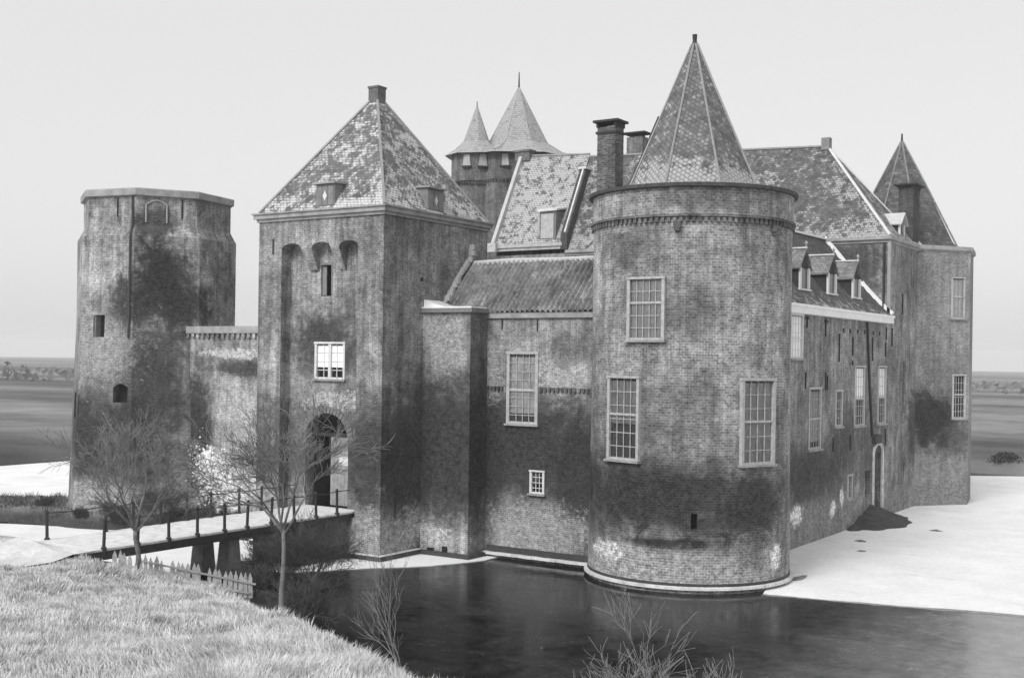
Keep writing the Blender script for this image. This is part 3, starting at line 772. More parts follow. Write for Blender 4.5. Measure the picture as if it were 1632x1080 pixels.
# tall chimney
mb = MB(); cu, cv = -8.1, 5.9
mb.box(cu-.55,cu+.55,cv-.45,cv+.45,11,22.35)
ch = build('chimney', mb, wall_mat('chimney_brick', .11, mottle=.25, course=.5), fr_)
mb = MB(); mb.box(cu-.62,cu+.62,cv-.52,cv+.52,22.0,22.12); mb.box(cu-.60,cu-.48,cv-.5,cv+.5,22.352,22.60); mb.box(cu+.48,cu+.60,cv-.5,cv+.5,22.352,22.60); mb.box(cu-.75,cu+.75,cv-.62,cv+.62,22.602,22.72)
build('chimney_cap', mb, plain('sooty_stone', .04, .9), ch)
# snowy ledge at waterline
mb = MB(); mb.box(-11.6,-5.2,-.16,-.003,.34,.60); build('plinth', mb, plain('wet_brick', .05), fr_)
mb = MB()
n_ = 34
for i in range(n_):
    a = -11.7+6.6*i/n_; b = -11.7+6.6*(i+1)/n_; w0 = .30+.08*noise.noise(Vector((a*1.7,0,0))); mb.box(a,b,-w0,-.003,.16,.30+.03*noise.noise(Vector((a*2,1,0))))
build('snowy_ledge', mb, M_snowdirty, fr_)

# corner turret block
cb_ = thing('corner_block', (-13.3,-.7,0), 'plain square brick projection with snow on top in the angle beside the gatehouse', 'castle block')
mat_cb = wall_mat('corner_block_brick', .25, blobs=[
    ((-13.4,-1.5,5.6), (4,3,4.2), .16, .7, .25),
    ((-13.4,-1.5,5.2), (2.6,2.2,4.6), .08, .78, .28),
    ((-13.4,-1.5,11.0), (1.5,1.2,1.8), .36, .6, .5),
    ((-14.0,-1.5,.9), (1.3,1.2,.9), .50, .7, .5),
    ((-11.8,-.8,6.5), (.4,1.5,7.0), .10, .6, .3)])
mb = MB(); mb.box(-14.795,-11.8,-1.5,-.003,-.6,12.3); build('wall', mb, mat_cb, cb_)
mb = MB(); mb.box(-14.793,-11.62,-1.68,-.15,12.302,12.52); build('coping', mb, plain('old_coping', .2, .9, var=.3), cb_)
mb = MB(); mb.box(-14.79,-11.7,-1.6,-.23,12.522,12.60)
for i in range(14):
    x = -14.75+i*.09; mb.box(x, x+.09, -1.5, -.25, 12.6, 12.62+.34*max(0, 1-i/13)**1.3+random.uniform(0,.04))
build('snow_cap', mb, M_snow, cb_)
mb = MB(); mb.box(-13.35,-13.05,-1.56,-1.503,.15,.5); build('drain_opening', mb, M_dark, cb_); mb = MB(); mb.box(-14.3,-13.9,-1.55,-1.503,.1,.38); build('drain_opening', mb, M_dark, cb_)
mb = MB(); mb.box(-14.79,-11.55,-1.78,-.17,.05,.24); build('footing', mb, plain('wet_brick', .05), cb_)
mb = MB(); mb.box(-11.797,-11.77,-.55,-.25,9.4,9.95); mb.box(-11.797,-11.75,-.60,-.2,9.3,9.38); build('niche', mb, plain('niche_dark', .05), cb_)

# ------------------------------------------------------------------ south range (long wall with gutter)
sr = thing('south_range', (-2, 17, 0), 'long brick side range with white eaves gutter and three gabled dormers behind the round tower', 'castle range')
mat_sr = wall_mat('south_range_brick', .20, blobs=[
    ((0,18,4.2), (2,12,2.6), .16, .55, .3),
    ((0,15.0,4.0), (2.0,5.0,1.7), .095, .65, .5),
    ((0,20.0,5.8), (2.0,2.6,2.2), .10, .5, .5),
    ((0,28.0,7.0), (2.0,2.5,1.6), .10, .45, .5),
    ((0,16.0,1.2), (2.0,8.0,1.2), .26, .5, .35),
    ((0.1,12.3,1.75), (.6,1.05,.55), .75, .95, .4),
    ((0.1,18.4,1.6), (.6,.55,.5), .75, .95, .4),
    ((0.1,20.0,2.1), (.6,.4,.65), .7, .9, .4),
    ((0,13.5,7.5), (2.0,2.0,1.2), .16, .4, .6)])
U0 = .1
fU = flat_map((U0,0,0), (0,1,0), (1,0,0))
SW = [(11.0,12.9,10.25,12.55), (14.0,16.0,5.2,8.55), (18.5,19.8,6.3,8.35), (22.1,24.1,6.2,9.8), (26.9,28.7,6.15,9.8), (21.0,21.9,1.85,3.25)]
SO = [(24.5,25.7,1.8,3.3)]
mb = MB(); bk = MB()
NI = (26.1,27.9,.1,4.3)
wall_grid(mb, fU, [4,28.95], [-.6,1,12.7], [(*s_, .5) for s_ in SW]+[(*s_, .5) for s_ in SO]+[(*NI,.7)], bk)
arch_band(mb, fU, NI[0], NI[1], 4.3, .5, .7, 0, 0) if False else None
wall = build('wall', mb, mat_sr, sr); shade(bk, wall)
window(sr, fU, *SW[0], 4, 5, fw=.12, mat=M_white, board=(10.33,12.5), mid=11.35)
window(sr, fU, *SW[1], 4, 6, fw=.14, mid=6.9, curtain=(5.6,8.4,M_curtain))
window(sr, fU, *SW[2], 3, 4, fw=.14)
window(sr, fU, *SW[3], 4, 6, fw=.12, mid=7.85, board=(7.9,9.72))
window(sr, fU, *SW[4], 4, 6, fw=.12, mid=7.85, board=(7.9,9.72))
window(sr, fU, *SW[5], 2, 3, fw=.10)
# garderobe chute with pale rounded surround
mb = MB()
pts = [fU(NI[0]+.9-(.98)*cos(t), 4.3+.62*sin(t), -.06) for t in [pi*k/10 for k in range(11)]]
pts = [fU(NI[0]-.08, .1, -.06)] + pts + [fU(NI[1]+.08, .1, -.06)]
mb.tube(pts, .11, 5); build('chute_surround', mb, plain('pale_plaster', .55, .9, var=.3), sr)
mb = MB(); mb.quad(fU(NI[0],4.3,-.01), fU(NI[1],4.3,-.01), fU(NI[1]-.3,4.8,-.01), fU(NI[0]+.3,4.8,-.01)); mb.obox((U0,0,0),(0,1,0),(1,0,0), 25.9,27.2,.0,.25,4.95,5.5); build('chute_head', mb, plain('niche_dark', .05), sr)
mb = MB(); mb.tube([fU(24.3,12.6,-.08), fU(25.0,8.5,-.08), fU(25.7,5.4,-.08)], .075, 6); build('downpipe', mb, M_iron, sr)
for s_, z0, z1, hk in ((13.5,11.95,12.55,1),(16.6,11.5,12.5,1),(19.05,10.1,11.75,0),(21.6,10.5,11.6,0),(21.6,9.9,10.2,0),(25.6,10.2,11.7,0),(28.5,10.5,11.4,0),(28.6,11.6,12.4,0),(13.4,8.6,9.5,0),(16.7,8.5,9.5,0),(17.0,8.5,9.3,0),(18.2,4.9,5.7,0),(21.4,4.8,5.7,0),(28.7,4.7,5.8,0)):
    anchor(sr, fU, s_, z0, z1, bool(hk), .07)
for s_ in (19.9,21.1,22.6,24.0,25.8,27.2):
    mb = MB(); mb.obox((U0,0,0),(0,1,0),(1,0,0), s_-.12,s_+.12,.0,.02,11.85,12.1); build('putlog_hole', mb, M_dark, sr)

# gutter / eaves board
mb = MB(); mb.box(U0+.002,U0+.42,4,28.9,12.66,13.02); mb.box(U0+.002,U0+.50,4,28.93,13.022,13.16); build('gutter', mb, M_gutter, sr)
# roof
RZ0_, RZ1_ = 13.17, 18.1; RU0, RU1 = U0+.35, -4.15
mat_srf = slate_mat('south_slate', .085, .13, zgrad=(13.2,14.6,.55), bw_=.26, bh=.20, snowval=.5)
mb = MB(); wall_prev = None
nseg = 12
for i in range(nseg):
    a = i/nseg; b = (i+1)/nseg
    g0 = lambda t: (RU0+(RU1-RU0)*t, RZ0_+(RZ1_-RZ0_)*t - .35*sin(pi*t)*(1-t))
    p, q = g0(a), g0(b); mb.quad((p[0],4,p[1]), (p[0],28.945,p[1]), (q[0],28.945,q[1]+.25*b), (q[0],4,q[1]))
rf = build('roof', mb, mat_srf, sr)
mb = MB(); mb.quad((RU1-.01,4,18.1),(RU1-.01,28.9,18.35),(-8,28.9,13),(-8,4,13)); mb.quad((-8,4,0),(-8,28.9,0),(-8,28.9,13.01),(-8,4,13.01)); build('rear_slope', mb, mat_srf, rf)
mb = MB(); mb.beam((RU1,6,18.16),(RU1,28.9,18.40),.28,.12); build('snowy_ridge', mb, M_snow, rf)
mb = MB()
g0 = lambda t: (RU0+(RU1-RU0)*t, RZ0_+(RZ1_-RZ0_)*t - .35*sin(pi*t)*(1-t)+.25*t)
for i in range(10): 
    p, q = g0(i/10), g0((i+1)/10); mb.beam((p[0],28.80,p[1]+.12),(q[0],28.80,q[1]+.12),.26,.14, up=(0,1,0))
build('verge_flashing', mb, M_snow, rf)
def gable_dormer(par, vc):
    h = .78; uf = -.62; zb, ze, zr = 14.2, 15.35, 16.35
    mb = MB()      # cheeks and front
    mb.quad((uf,vc-h,zb),(uf,vc-h,ze),(-2.3,vc-h,ze),(-2.3,vc-h,zb)); mb.quad((uf,vc+h,zb),(uf,vc+h,ze),(-2.3,vc+h,ze),(-2.3,vc+h,zb))
    mb.add([(uf,vc-h,zb),(uf,vc+h,zb),(uf,vc+h,ze),(uf,vc,zr-.1),(uf,vc-h,ze)], [(0,1,2,3,4)])
    d = build('dormer', mb, M_darkwood, par)
    mb = MB(); k = h+.20
    for s_ in (-1, 1):
        zl = ze-.12
        mb.add([(uf+.18,vc+s_*k,zl),(uf+.18,vc,zr),(-2.9,vc,zr),(-2.0,vc+s_*k,zl),(uf+.18,vc+s_*k,zl+.08),(uf+.18,vc,zr+.08),(-2.9,vc,zr+.08),(-2.0,vc+s_*k,zl+.08)],
               [(0,1,2,3),(7,6,5,4),(0,4,5,1),(3,2,6,7),(0,3,7,4)])
    dr = build('dormer_roof', mb, M_dslate, d)
    mb = MB(); mb.beam((-2.9,vc,zr+.12),(uf+.2,vc,zr+.12),.16,.08); build('ridge_snow', mb, M_snowdirty, dr)
    mb = MB(); x = uf+.02
    mb.box(x,x+.10,vc-h-.02,vc-h+.22,zb-.05,ze-.02); mb.box(x,x+.10,vc+h-.22,vc+h+.02,zb-.05,ze-.02); mb.box(x,x+.16,vc-h-.15,vc+h+.15,zb-.14,zb-.04)
    build('window_posts', mb, M_white, d)
    mb = MB(); mb.quad((x,vc-h+.23,zb),(x,vc+h-.23,zb),(x,vc+h-.23,ze-.05),(x,vc-h+.23,ze-.05)); build('pane', mb, M_glass, d)
    mb = MB(); mb.tube([(uf+.15,vc,zr),(uf+.15,vc,zr+.28),(uf+.15,vc,zr+.36),(uf+.15,vc,zr+.5)], [.05,.04,.10,.03], 8); build('finial', mb, M_coping, d)
M_dslate = slate_mat('dormer_slate', .20, .12, bw_=.24, bh=.17, snowval=.5, clump=.2)
for vc in (14.9,19.6,24.3): gable_dormer(rf, vc)

# ------------------------------------------------------------------ great hall range (east), hipped roof
er = thing('hall_range', (-15, 33, 0), 'tall hall range with a long steep snowy slate roof at the back of the castle', 'castle range')
EV0, EV1, EVM = 28.95, 36.5, 32.75
mat_er = wall_mat('hall_brick', .19, blobs=[
    ((-2.5,28.9,16.5), (3.2,1.2,2.4), .07, .7, .45),
    ((.1,36.0,6.0), (1.0,2.4,2.8), .09, .7, .5),
    ((.1,32.5,1.0), (1.0,4,.9), .24, .5, .4)])
mb = MB(); bk = MB()
wall_grid(mb, flat_map((0,EV0,0),(1,0,0),(0,-1,0)), [-31,U0], [0,12,18.2])
wall_grid(mb, fU, [EV0,36.6], [-.6,1,18.2], [(32.7,33.2,6.7,10.2,.4),(33.1,33.5,2.1,3.2,.3)], bk)
wall_grid(mb, flat_map((-31,0,0),(0,1,0),(-1,0,0)), [EV0,EV1], [0,18.9])
mb.tri((-30.9,EV0,18.9),(-30.9,EV1,18.9),(-30.9,EVM,26.7))
wall_grid(mb, flat_map((0,EV1+.1,0),(1,0,0),(0,1,0)), [-31,U0], [0,18.2])
wall = build('wall', mb, mat_er, er); shade(bk, wall)
mb = MB()
for (z0, z1, o) in ((18.0,18.2,.08),(18.202,18.42,.24)):
    mb.box(-24.5, U0+o, EV0-o, 37.0, z0, z1)
build('cornice', mb, M_coping, er)
mb = MB(); mb.box(-31,-24.75,EV0-.18,EV0+.3,18.55,18.78); mb.box(-31,-24.75,EV0-.3,EV0+.3,18.782,19.05); build('cornice', mb, plain('pale_cornice', .42, .8, var=.2), er)
anchor(er, fU, 32.3, 13.4, 14.8, False, .09); anchor(er, fU, 29.9, 11.2, 12.4, False, .09)
mb = MB(); mb.beam((U0+.1,EV0-.12,18.0),(U0+.1,EV0-.12,13.1),.20,.20); build('downpipe', mb, plain('pipe_paint', .30, .7), er)
mb = MB(); mb.beam((U0-.25,EV0-.16,18.0),(U0-.25,EV0-.16,13.2),.16,.10); build('downpipe', mb, M_iron, er)
mat_hall = slate_mat('hall_slate', .12, .44, zgrad=(18.4,20.6,.42), bw_=.26, bh=.19, snowval=.42, clump=.8)
mat_hall2 = slate_mat('hall_slate_snowy', .16, .68, bw_=.26, bh=.19, snowval=.50, clump=.3)
mb = MB()
hipE = Vector((-5.4,EVM,25.35)); U1 = U0+.1; ze = 18.43
A0_, A1_ = Vector((-24.7,EV0-.1,ze)), Vector((U1,EV0-.1,ze)); B0_, B1_ = Vector((-24.7,EV1+.2,ze)), Vector((U1,EV1+.2,ze)); R0_ = Vector((-24.7,EVM,26.2))
mb.quad(A0_, A1_, hipE, R0_); mb.tri(A1_, B1_, hipE); mb.quad(B1_, B0_, R0_, hipE)
rf = build('roof', mb, mat_hall, er)
mb = MB(); mb.quad((-30.95,EV0-.25,19.06),(-24.701,EV0-.25,19.06),(-24.701,EVM,26.4),(-30.95,EVM,26.75)); mb.quad((-24.7,EV1+.2,19.06),(-30.95,EV1+.2,19.06),(-30.95,EVM,26.75),(-24.7,EVM,26.4))
rfs = build('snowy_roof', mb, mat_hall2, er)
mb = MB(); mb.tube([A1_+Vector((0,0,.05)), hipE+Vector((0,0,.05))], .10, 5); mb.tube([B1_+Vector((0,0,.05)), hipE+Vector((0,0,.05))], .08, 5)
build('hip_flashing', mb, plain('snowy_lead', .62, .8), rf)
mb = MB(); mb.tube([hipE+Vector((0,0,.03)), R0_+Vector((0,0,.03))], .10, 5); mb.tube([(-24.7,EVM,26.42),(-30.9,EVM,26.78)], .10, 5); build('ridge', mb, M_lead, rf)
mb = MB(); mb.box(-5.75,-5.15,EVM-.25,EVM+.25,25.1,25.95); build('chimney', mb, plain('pale_brick', .22, .9, var=.3), rf)
# north gable verge (white) and its block
mb = MB(); mb.beam((-31.05,EV0-.45,18.9),(-31.05,EVM,26.95),.45,.30, up=(1,0,0)); mb.box(-31.5,-30.7,EV0-.6,EV0-.1,18.5,19.2)
build('verge', mb, plain('snowy_stone', .46, .9, var=.15), rfs)
mb = MB(); mb.box(-31.6,-30.2,EVM-.4,EVM+.4,26.3,27.05); mb.box(-31.75,-30.05,EVM-.5,EVM+.5,27.052,27.2); build('gable_chimney', mb, plain('roof_brick', .13), rfs)
# fire wall
mb = MB()
def slab(mb, u0, u1, pts):
    """extrude polygon in (v,z) along u"""
    n = len(pts); o = len(mb.v)
    for u in (u0, u1): mb.v += [(u, v, z) for v, z in pts]
    mb.f.append(tuple(o+i for i in range(n))); mb.f.append(tuple(o+n+i for i in range(n))[::-1])
    for i in range(n): mb.f.append((o+i, o+n+i, o+n+(i+1)%n, o+(i+1)%n))
slab(mb, -24.9, -24.3, [(28.7,18.5),(28.7,19.6),(31.5,25.0),(32.1,25.0),(32.1,18.5)])
fw_ = build('fire_wall', mb, plain('roof_brick_dark', .06, .9, var=.4, scale=3), er)
mb = MB(); mb.beam((-24.5,28.75,19.75),(-24.5,31.55,25.15),.28,.12, up=(1,0,0)); mb.box(-24.95,-24.2,31.3,32.2,25.02,25.2); build('coping_snow', mb, M_snowdirty, fw_)
# box dormer on the snowy roof
mb = MB(); mb.box(-26.9,-25.4,28.85,30.6,19.1,21.5); bd = build('dormer', mb, plain('grey_boards', .16, .8, var=.3), rfs)
mb = MB(); mb.add([(-27.05,28.7,21.51),(-25.25,28.7,21.51),(-25.25,31.3,21.95),(-27.05,31.3,21.95),(-27.05,28.7,21.66),(-25.25,28.7,21.66),(-25.25,31.3,22.1),(-27.05,31.3,22.1)], [(0,3,2,1),(4,5,6,7),(0,1,5,4),(1,2,6,5),(2,3,7,6),(3,0,4,7)]); build('dormer_roof', mb, M_snowdirty, bd)
mb = MB(); mb.box(-26.75,-25.6,28.79,28.847,19.4,21.3); build('shutter', mb, plain('pale_boards', .42, .8, var=.2), bd)
# chimney on ridge
mb = MB(); mb.box(-21.6,-20.2,33.1,34.0,24.6,27.5); ch = build('chimney', mb, wall_mat('chimney_brick2', .14, mottle=.3), rf)
mb = MB(); mb.box(-21.4,-20.4,33.2,33.9,27.502,27.75); mb.box(-21.9,-19.9,32.8,34.3,27.752,27.85); build('chimney_cap', mb, plain('sooty_stone', .04), ch)
# chimney and dormer on the south hip
mb = MB(); mb.box(-.95,.05,34.9,36.6,18.4,22.35); ch = build('chimney', mb, wall_mat('chimney_brick3', .055, mottle=.3), rf)
mb = MB(); mb.box(-1.0,.1,34.85,36.65,22.352,22.55); mb.box(-1.25,.35,34.6,36.9,22.552,22.64); build('chimney_cap', mb, plain('sooty_stone', .04), ch)
mb = MB(); mb.box(-1.9,-.25,32.4,33.6,18.45,19.6); bd = build('dormer', mb, M_darkwood, rf)
mb = MB()
for s_ in (-1, 1):
    mb.add([(.05,33.0+s_*.85,19.5),(.05,33.0,20.3),(-1.7,33.0,20.3),(-1.7,33.0+s_*.85,19.5),(.05,33.0+s_*.85,19.6),(.05,33.0,20.4),(-1.7,33.0,20.4),(-1.7,33.0+s_*.85,19.6)], [(0,1,2,3),(7,6,5,4),(0,4,5,1),(3,2,6,7),(0,3,7,4)])
build('dormer_roof', mb, plain('patchy_snow', .48), bd)
mb = MB(); mb.box(-.248,-.12,32.38,32.6,18.45,19.58); build('window_post', mb, M_white, bd); mb = MB(); mb.box(-.248,-.12,33.4,33.62,18.45,19.58); build('window_post', mb, M_white, bd)

# ------------------------------------------------------------------ corner tower (far right)
C3 = (-2.4, 40.8)
ct = thing('corner_tower', (C3[0], C3[1], 0), 'plain brick corner tower with pointed slate roof at the right end of the castle', 'tower')
mat_ct = wall_mat('corner_tower_brick', .21, blobs=[
    ((1.0,36.8,6.2), (2.6,2.6,2.5), .065, .88, .32), ((2.3,38.6,4.9), (1.5,1.5,1.8), .08, .6, .4),
    ((1.5,38,.9), (4,4,1.3), .20, .5, .3)], mottle=.22)
AC = [radians(a) for a in (-64,-13,32,77,122,167,212,255)]
f3 = poly_map(C3, AC, lambda z: 5.45)
H3 = [(.66,.90,13.35,16.2), (.70,.94,6.2,9.25)]
mb = MB(); bk = MB()
wall_grid(mb, f3, list(range(9)), [-.6,1,18.35], [(*h, .45) for h in H3], bk)
wall = build('wall', mb, mat_ct, ct); shade(bk, wall)
window(ct, f3, *H3[0], 3, 4, fw=.10, mid=14.9, curtain=(13.4,16.1,M_blind)); window(ct, f3, *H3[1], 4, 6, fw=.12, mid=7.9, mat=M_oldpaint)
mb = MB(); mb.lathe(C3, [(5.47,18.1),(5.62,18.2),(5.62,18.45),(5.3,18.5),(3.9,18.45)], AC); build('cornice', mb, M_coping, ct)
mb = MB(); mb.lathe(C3, [(4.35,18.45),(3.9,19.0),(1.7,23.6),(.06,26.75)], [a+.1 for a in AC]); rf = build('roof', mb, slate_mat('corner_slate', .10, .20, bw_=.34, bh=.26, snowval=.35), ct)
mb = MB()
for a in AC: mb.tube([(C3[0]+4.3*cos(a+.1), C3[1]+4.3*sin(a+.1), 18.55),(C3[0]+1.72*cos(a+.1), C3[1]+1.72*sin(a+.1), 23.62),(C3[0]+.08*cos(a+.1), C3[1]+.08*sin(a+.1), 26.7)], .07, 5)
build('hip_flashing', mb, plain('dull_lead', .2, .7, var=.4), rf)
mb = MB(); mb.tube([(*C3,26.3),(*C3,26.8),(*C3,27.3)], [.22,.08,.06], 8); build('finial', mb, M_iron, ct)

# ------------------------------------------------------------------ keep tower with stair turret
C4 = (-34.4, 37.1); C5 = (-36.3, 33.5)
kt = thing('keep_tower', (C4[0], C4[1], 0), 'distant brick tower with a tall and a slim pale spire behind the hall roof', 'tower')
mat_kt = wall_mat('keep_brick', .13, mottle=.3)
va4 = atan2(CAMY-C4[1], CAMX-C4[0])
A4 = [va4+radians(22.5+45*k) for k in range(8)]; A5 = [radians(7.5*k) for k in range(48)]
mb = MB(); wall_grid(mb, poly_map(C4, A4, lambda z: 4.95), list(range(9)), [0,12,27.3])
build('wall', mb, mat_kt, kt)
mb = MB(); wall_grid(mb, cyl_map(C5, lambda z: 2.12 if z > 24.95 else 2.02), [radians(7.5*k) for k in range(49)], [0,12,24.949,24.951,27.3])
tu = build('stair_turret', mb, mat_kt, kt, cyl=(*C5,2.1))
mb = MB(); dentils(mb, cyl_map(C5, lambda z: 2.03), -pi, pi, 2*pi/50, 24.55, 24.85, .12, .55); dentils(mb, poly_map(C4, A4, lambda z: 4.95), 0, 8, 8/96, 24.75, 25.05, .12, .55)
build('corbel_band', mb, wall_mat('corbel_brick3', .07), kt)
mat_ks = slate_mat('keep_slate', .40, .62, bw_=.3, bh=.22, snowval=.44, clump=.3)
mb = MB(); mb.lathe(C4, [(5.6,27.2),(5.5,27.32),(4.1,27.75),(2.75,28.6),(.05,33.7)], A4); rf = build('spire', mb, mat_ks, kt)
mb = MB()
for a in A4: mb.tube([(C4[0]+r*cos(a), C4[1]+r*sin(a), z+.03) for r, z in ((5.5,27.32),(4.1,27.75),(2.75,28.6),(.06,33.6))], .045, 4)
build('hip_flashing', mb, plain('pale_lead', .34, .7), rf)
mb = MB(); mb.tube([(*C4,33.0),(*C4,33.6),(*C4,35.0)], [.25,.08,.04], 8); build('finial', mb, M_iron, rf)
mb = MB(); mb.lathe(C5, [(2.75,27.2),(2.6,27.32),(1.9,27.75),(1.15,28.5),(.05,31.6)], [radians(45*k) for k in range(8)]); rf2 = build('turret_spire', mb, mat_ks, kt)
mb = MB(); mb.tube([(*C5,31.1),(*C5,31.5),(*C5,32.0)], [.12,.05,.03], 6); build('finial', mb, M_iron, rf2)
for (cc, rr, aa) in ((C5,2.12,-76),(C5,2.12,-40),(C4,4.60,-70)):
    a = radians(aa); n = Vector((cos(a), sin(a), 0)); t = Vector((-n.y, n.x, 0)); O = Vector((cc[0], cc[1], 0))+n*rr
    mb = MB(); 
    P = [O+t*s_+n*d+Vector((0,0,z)) for (s_, z) in ((-.36,26.15),(.36,26.15),(.24,27.1),(-.24,27.1)) for d in (-.1,.16)]
    mb.add(P, [(1,3,5,7),(0,1,7,6),(2,4,5,3),(0,2,3,1)]); hw = build('hatch', mb, plain('grey_hatch', .38, .8), kt)
    mb = MB(); mb.obox(O, t, n, -.42,.42,0,.25,26.0,26.14); build('sill', mb, M_darkwood, hw)

# ------------------------------------------------------------------ flat-topped tower (left)
C2 = (-36.6, -.3)
lt = thing('flat_topped_tower', (C2[0], C2[1], 0), 'roofless flat topped octagonal brick tower at the left with a dark weather stain', 'tower')
mat_lt = wall_mat('old_tower_brick', .215, blobs=[
    ((-32.9,-3.2,14.6), (1.7,2.3,2.3), .075, .92, .42), ((-34.2,-3.9,12.8), (2.0,1.6,1.7), .085, .85, .5), ((-32.3,-1.8,12.6), (1.2,1.9,1.9), .08, .85, .45), ((-33.2,-3.4,10.3), (1.6,1.8,2.0), .14, .7, .5), ((-36,-4.0,5.6), (7,5,4.6), .17, .6, .3),
    ((-33.6,-3.0,17.6), (.9,1.6,1.4), .06, .7, .4),
    ((-36.0,-4.5,4.9), (4.6,3.6,3.0), .08, .88, .45),
    ((-33.0,-3.8,7.5), (2.2,2.2,3.0), .08, .6, .4),
    ((-36.0,-4.9,1.6), (3.6,3.0,1.1), .30, .8, .35),
    ((-36.5,-4.6,10.2), (2.6,2.4,2.2), .34, .45, .8),
    ((-39.5,-3.0,16.5), (2.2,2.5,1.1), .12, .4, .6),
    ((-32.4,-.6,14.6), (.6,.9,.5), .5, .8, .4)], mottle=.40, course=.26)
AL = [radians(a) for a in (-100,-55,-10,35,80,125,170,215)]
def r2(z):
    if z > 17.55: return 4.52
    if z > 16.9: return 4.52 + (17.55-z)/.65*.36
    if z > 12: return 4.88
    return 4.88 + (12-z)*.032
f2 = poly_map(C2, AL, r2)
H2 = [(.24,.46,10.95,12.25,.6), (.66,.93,7.15,8.25,.7)]
mb = MB(); bk = MB()
wall_grid(mb, f2, list(range(9)), [-.6,.6,2,4,6,8,10,12,14,16.9,17.55,19.25], H2, bk)
a, b = H2[1][0], H2[1][1]
arch_band(mb, f2, a, b, 8.25-.001, .001, .1, 0, 0)
wall = build('wall', mb, mat_lt, lt); shade(bk, wall)
mb = MB(); mb.lathe(C2, [(4.52,19.2),(4.72,19.25),(4.74,19.62),(4.6,19.68),(3.6,19.6),(.01,19.7)], AL); build('parapet_coping', mb, M_coping, lt)
mb = MB()
for i in range(1,8): mb.obox(*((f2(.0,0)*0+Vector((0,0,0)), Vector((1,0,0)), Vector((0,-1,0)))), 0,.001,0,.001,0,.001) if False else None
p = f2(.93, 19.2); q = f2(.93, 17.6, -.02); q2 = f2(.93,16.8,-.03); q3 = f2(.92,11.2,-.03); mb.tube([f2(.93,19.2,-.05), f2(.93,17.6,-.06), f2(.93,16.85,-.06), f2(.93,12.0,-.06), f2(.92,10.9,-.06)], .07, 5)
build('downpipe', mb, plain('rusty_pipe', .05, .8), lt)
# blind arched niche near the top (slightly sunk outline)
mb = MB(); s0, s1, z0, z1 = 1.16, 1.50, 17.7, 18.75
for (a, za, b, zb) in [(s0,z0,s0,z1),(s1,z0,s1,z1)]+[(s0+(s1-s0)*k/6, z1+.26*sin(pi*k/6), s0+(s1-s0)*(k+1)/6, z1+.26*sin(pi*(k+1)/6)) for k in range(6)]:
    mb.beam(f2(a,za,-.03), f2(b,zb,-.03), .06, .10)
build('blind_arch', mb, plain('pale_stone', .30, .9), lt)
for s_, z0, z1 in ((1.75,18.0,19.1),(.62,18.0,19.1)): 
    mb = MB(); mb.beam(f2(s_,z0,-.02), f2(s_,z1,-.02), .10, .06); build('wall_anchor', mb, M_iron, lt)
mb = MB(); mb.beam(f2(.03,6.2,-.25), f2(.03,7.7,-.25), .07, .07); build('wall_anchor', mb, M_iron, lt)
# shutter in the upper opening, arch head on the lower opening
mb = MB(); mb.beam(f2(.265,11.0,.2), f2(.265,12.2,.2), .25, .06); build('shutter', mb, M_shutter, lt)
mb = MB()
for k in range(8):
    a = H2[1][0]+(H2[1][1]-H2[1][0])*k/8; b = H2[1][0]+(H2[1][1]-H2[1][0])*(k+1)/8
    mb.quad(f2(a,8.25+.0,.02), f2(b,8.25,.02), f2(b,8.25-.22+.22*sin(pi*(k+1)/8),.02), f2(a,8.25-.22+.22*sin(pi*k/8),.02))
build('arch_head', mb, mat_lt, lt)

# curtain wall
cw = thing('curtain_wall', (-28,-1.1,0), 'low brick curtain wall between the flat topped tower and the gatehouse', 'wall')
mat_cw = wall_mat('curtain_brick', .26, blobs=[
    ((-27.5,-1.6,9.2), (3.0,.8,.55), .10, .8, .45), ((-28.0,-1.6,10.1), (4.0,.8,.28), .55, .6, .55),
    ((-31.4,-1.6,5.2), (1.6,1.0,4.2), .065, .85, .35), ((-27.5,-1.6,6.3), (2.0,.8,1.9), .36, .5, .6),
    ((-29.9,-1.6,3.2), (1.3,.8,1.2), .85, .95, .75), ((-28.9,-1.6,1.6), (1.8,.8,.9), .7, .8, .8)], mottle=.38)
mb = MB(); mb.box(-33.5,GU0-.003,-1.6,-.5,-.3,11.25); build('wall', mb, mat_cw, cw)
mb = MB(); mb.box(-32.9,GU0-.003,-1.78,-.4,11.26,11.66); 
build('coping', mb, M_coping, cw)
mb = MB(); dentils(mb, flat_map((0,-1.6,0),(1,0,0),(0,-1,0)), -32.6, GU0-.1, .42, 10.95, 11.24, .14, .5); build('corbel_band', mb, mat_cw, cw)

# ------------------------------------------------------------------ bridge
br = thing('footbridge', (-18.3,-12.5,0), 'long narrow footbridge with pale snowy deck and thin iron posts leading to the gate', 'bridge')
BZ = 2.28
mb = MB(); v = -20.6
while v < GV0+RD:
    mb.box(-20.5,-16.65,v,v+.24,BZ-.08,BZ+random.uniform(0,.012)); v += .25
build('deck', mb, M_snowdirty, br)
mb = MB(); mb.box(-20.53,-20.25,-20.6,GV0-.02,BZ-.42,BZ-.085); mb.box(-16.95,-16.62,-20.6,GV0-.02,BZ-.42,BZ-.085); mb.box(-18.4,-18.1,-20.6,GV0-.02,BZ-.42,BZ-.085)
build('beam', mb, M_darkwood, br)
M_pier = plain('pier_stone', .24, .9, var=.35, scale=2, bump=.4)
for (pu, pv) in ((-17.5,-12.0),(-19.2,-12.0)):
    mb = MB(); mb.lathe((pu,pv), [(.62,-.5),(.58,0.1),(.42,BZ-.43)], [radians(45+90*k) for k in range(4)]); build('pier', mb, M_pier, br)
mb = MB(); mb.box(-19.9,-16.7,-8.2,GV0-.27,-.5,BZ-.425); build('abutment', mb, wall_mat('abutment_brick', .08), br)
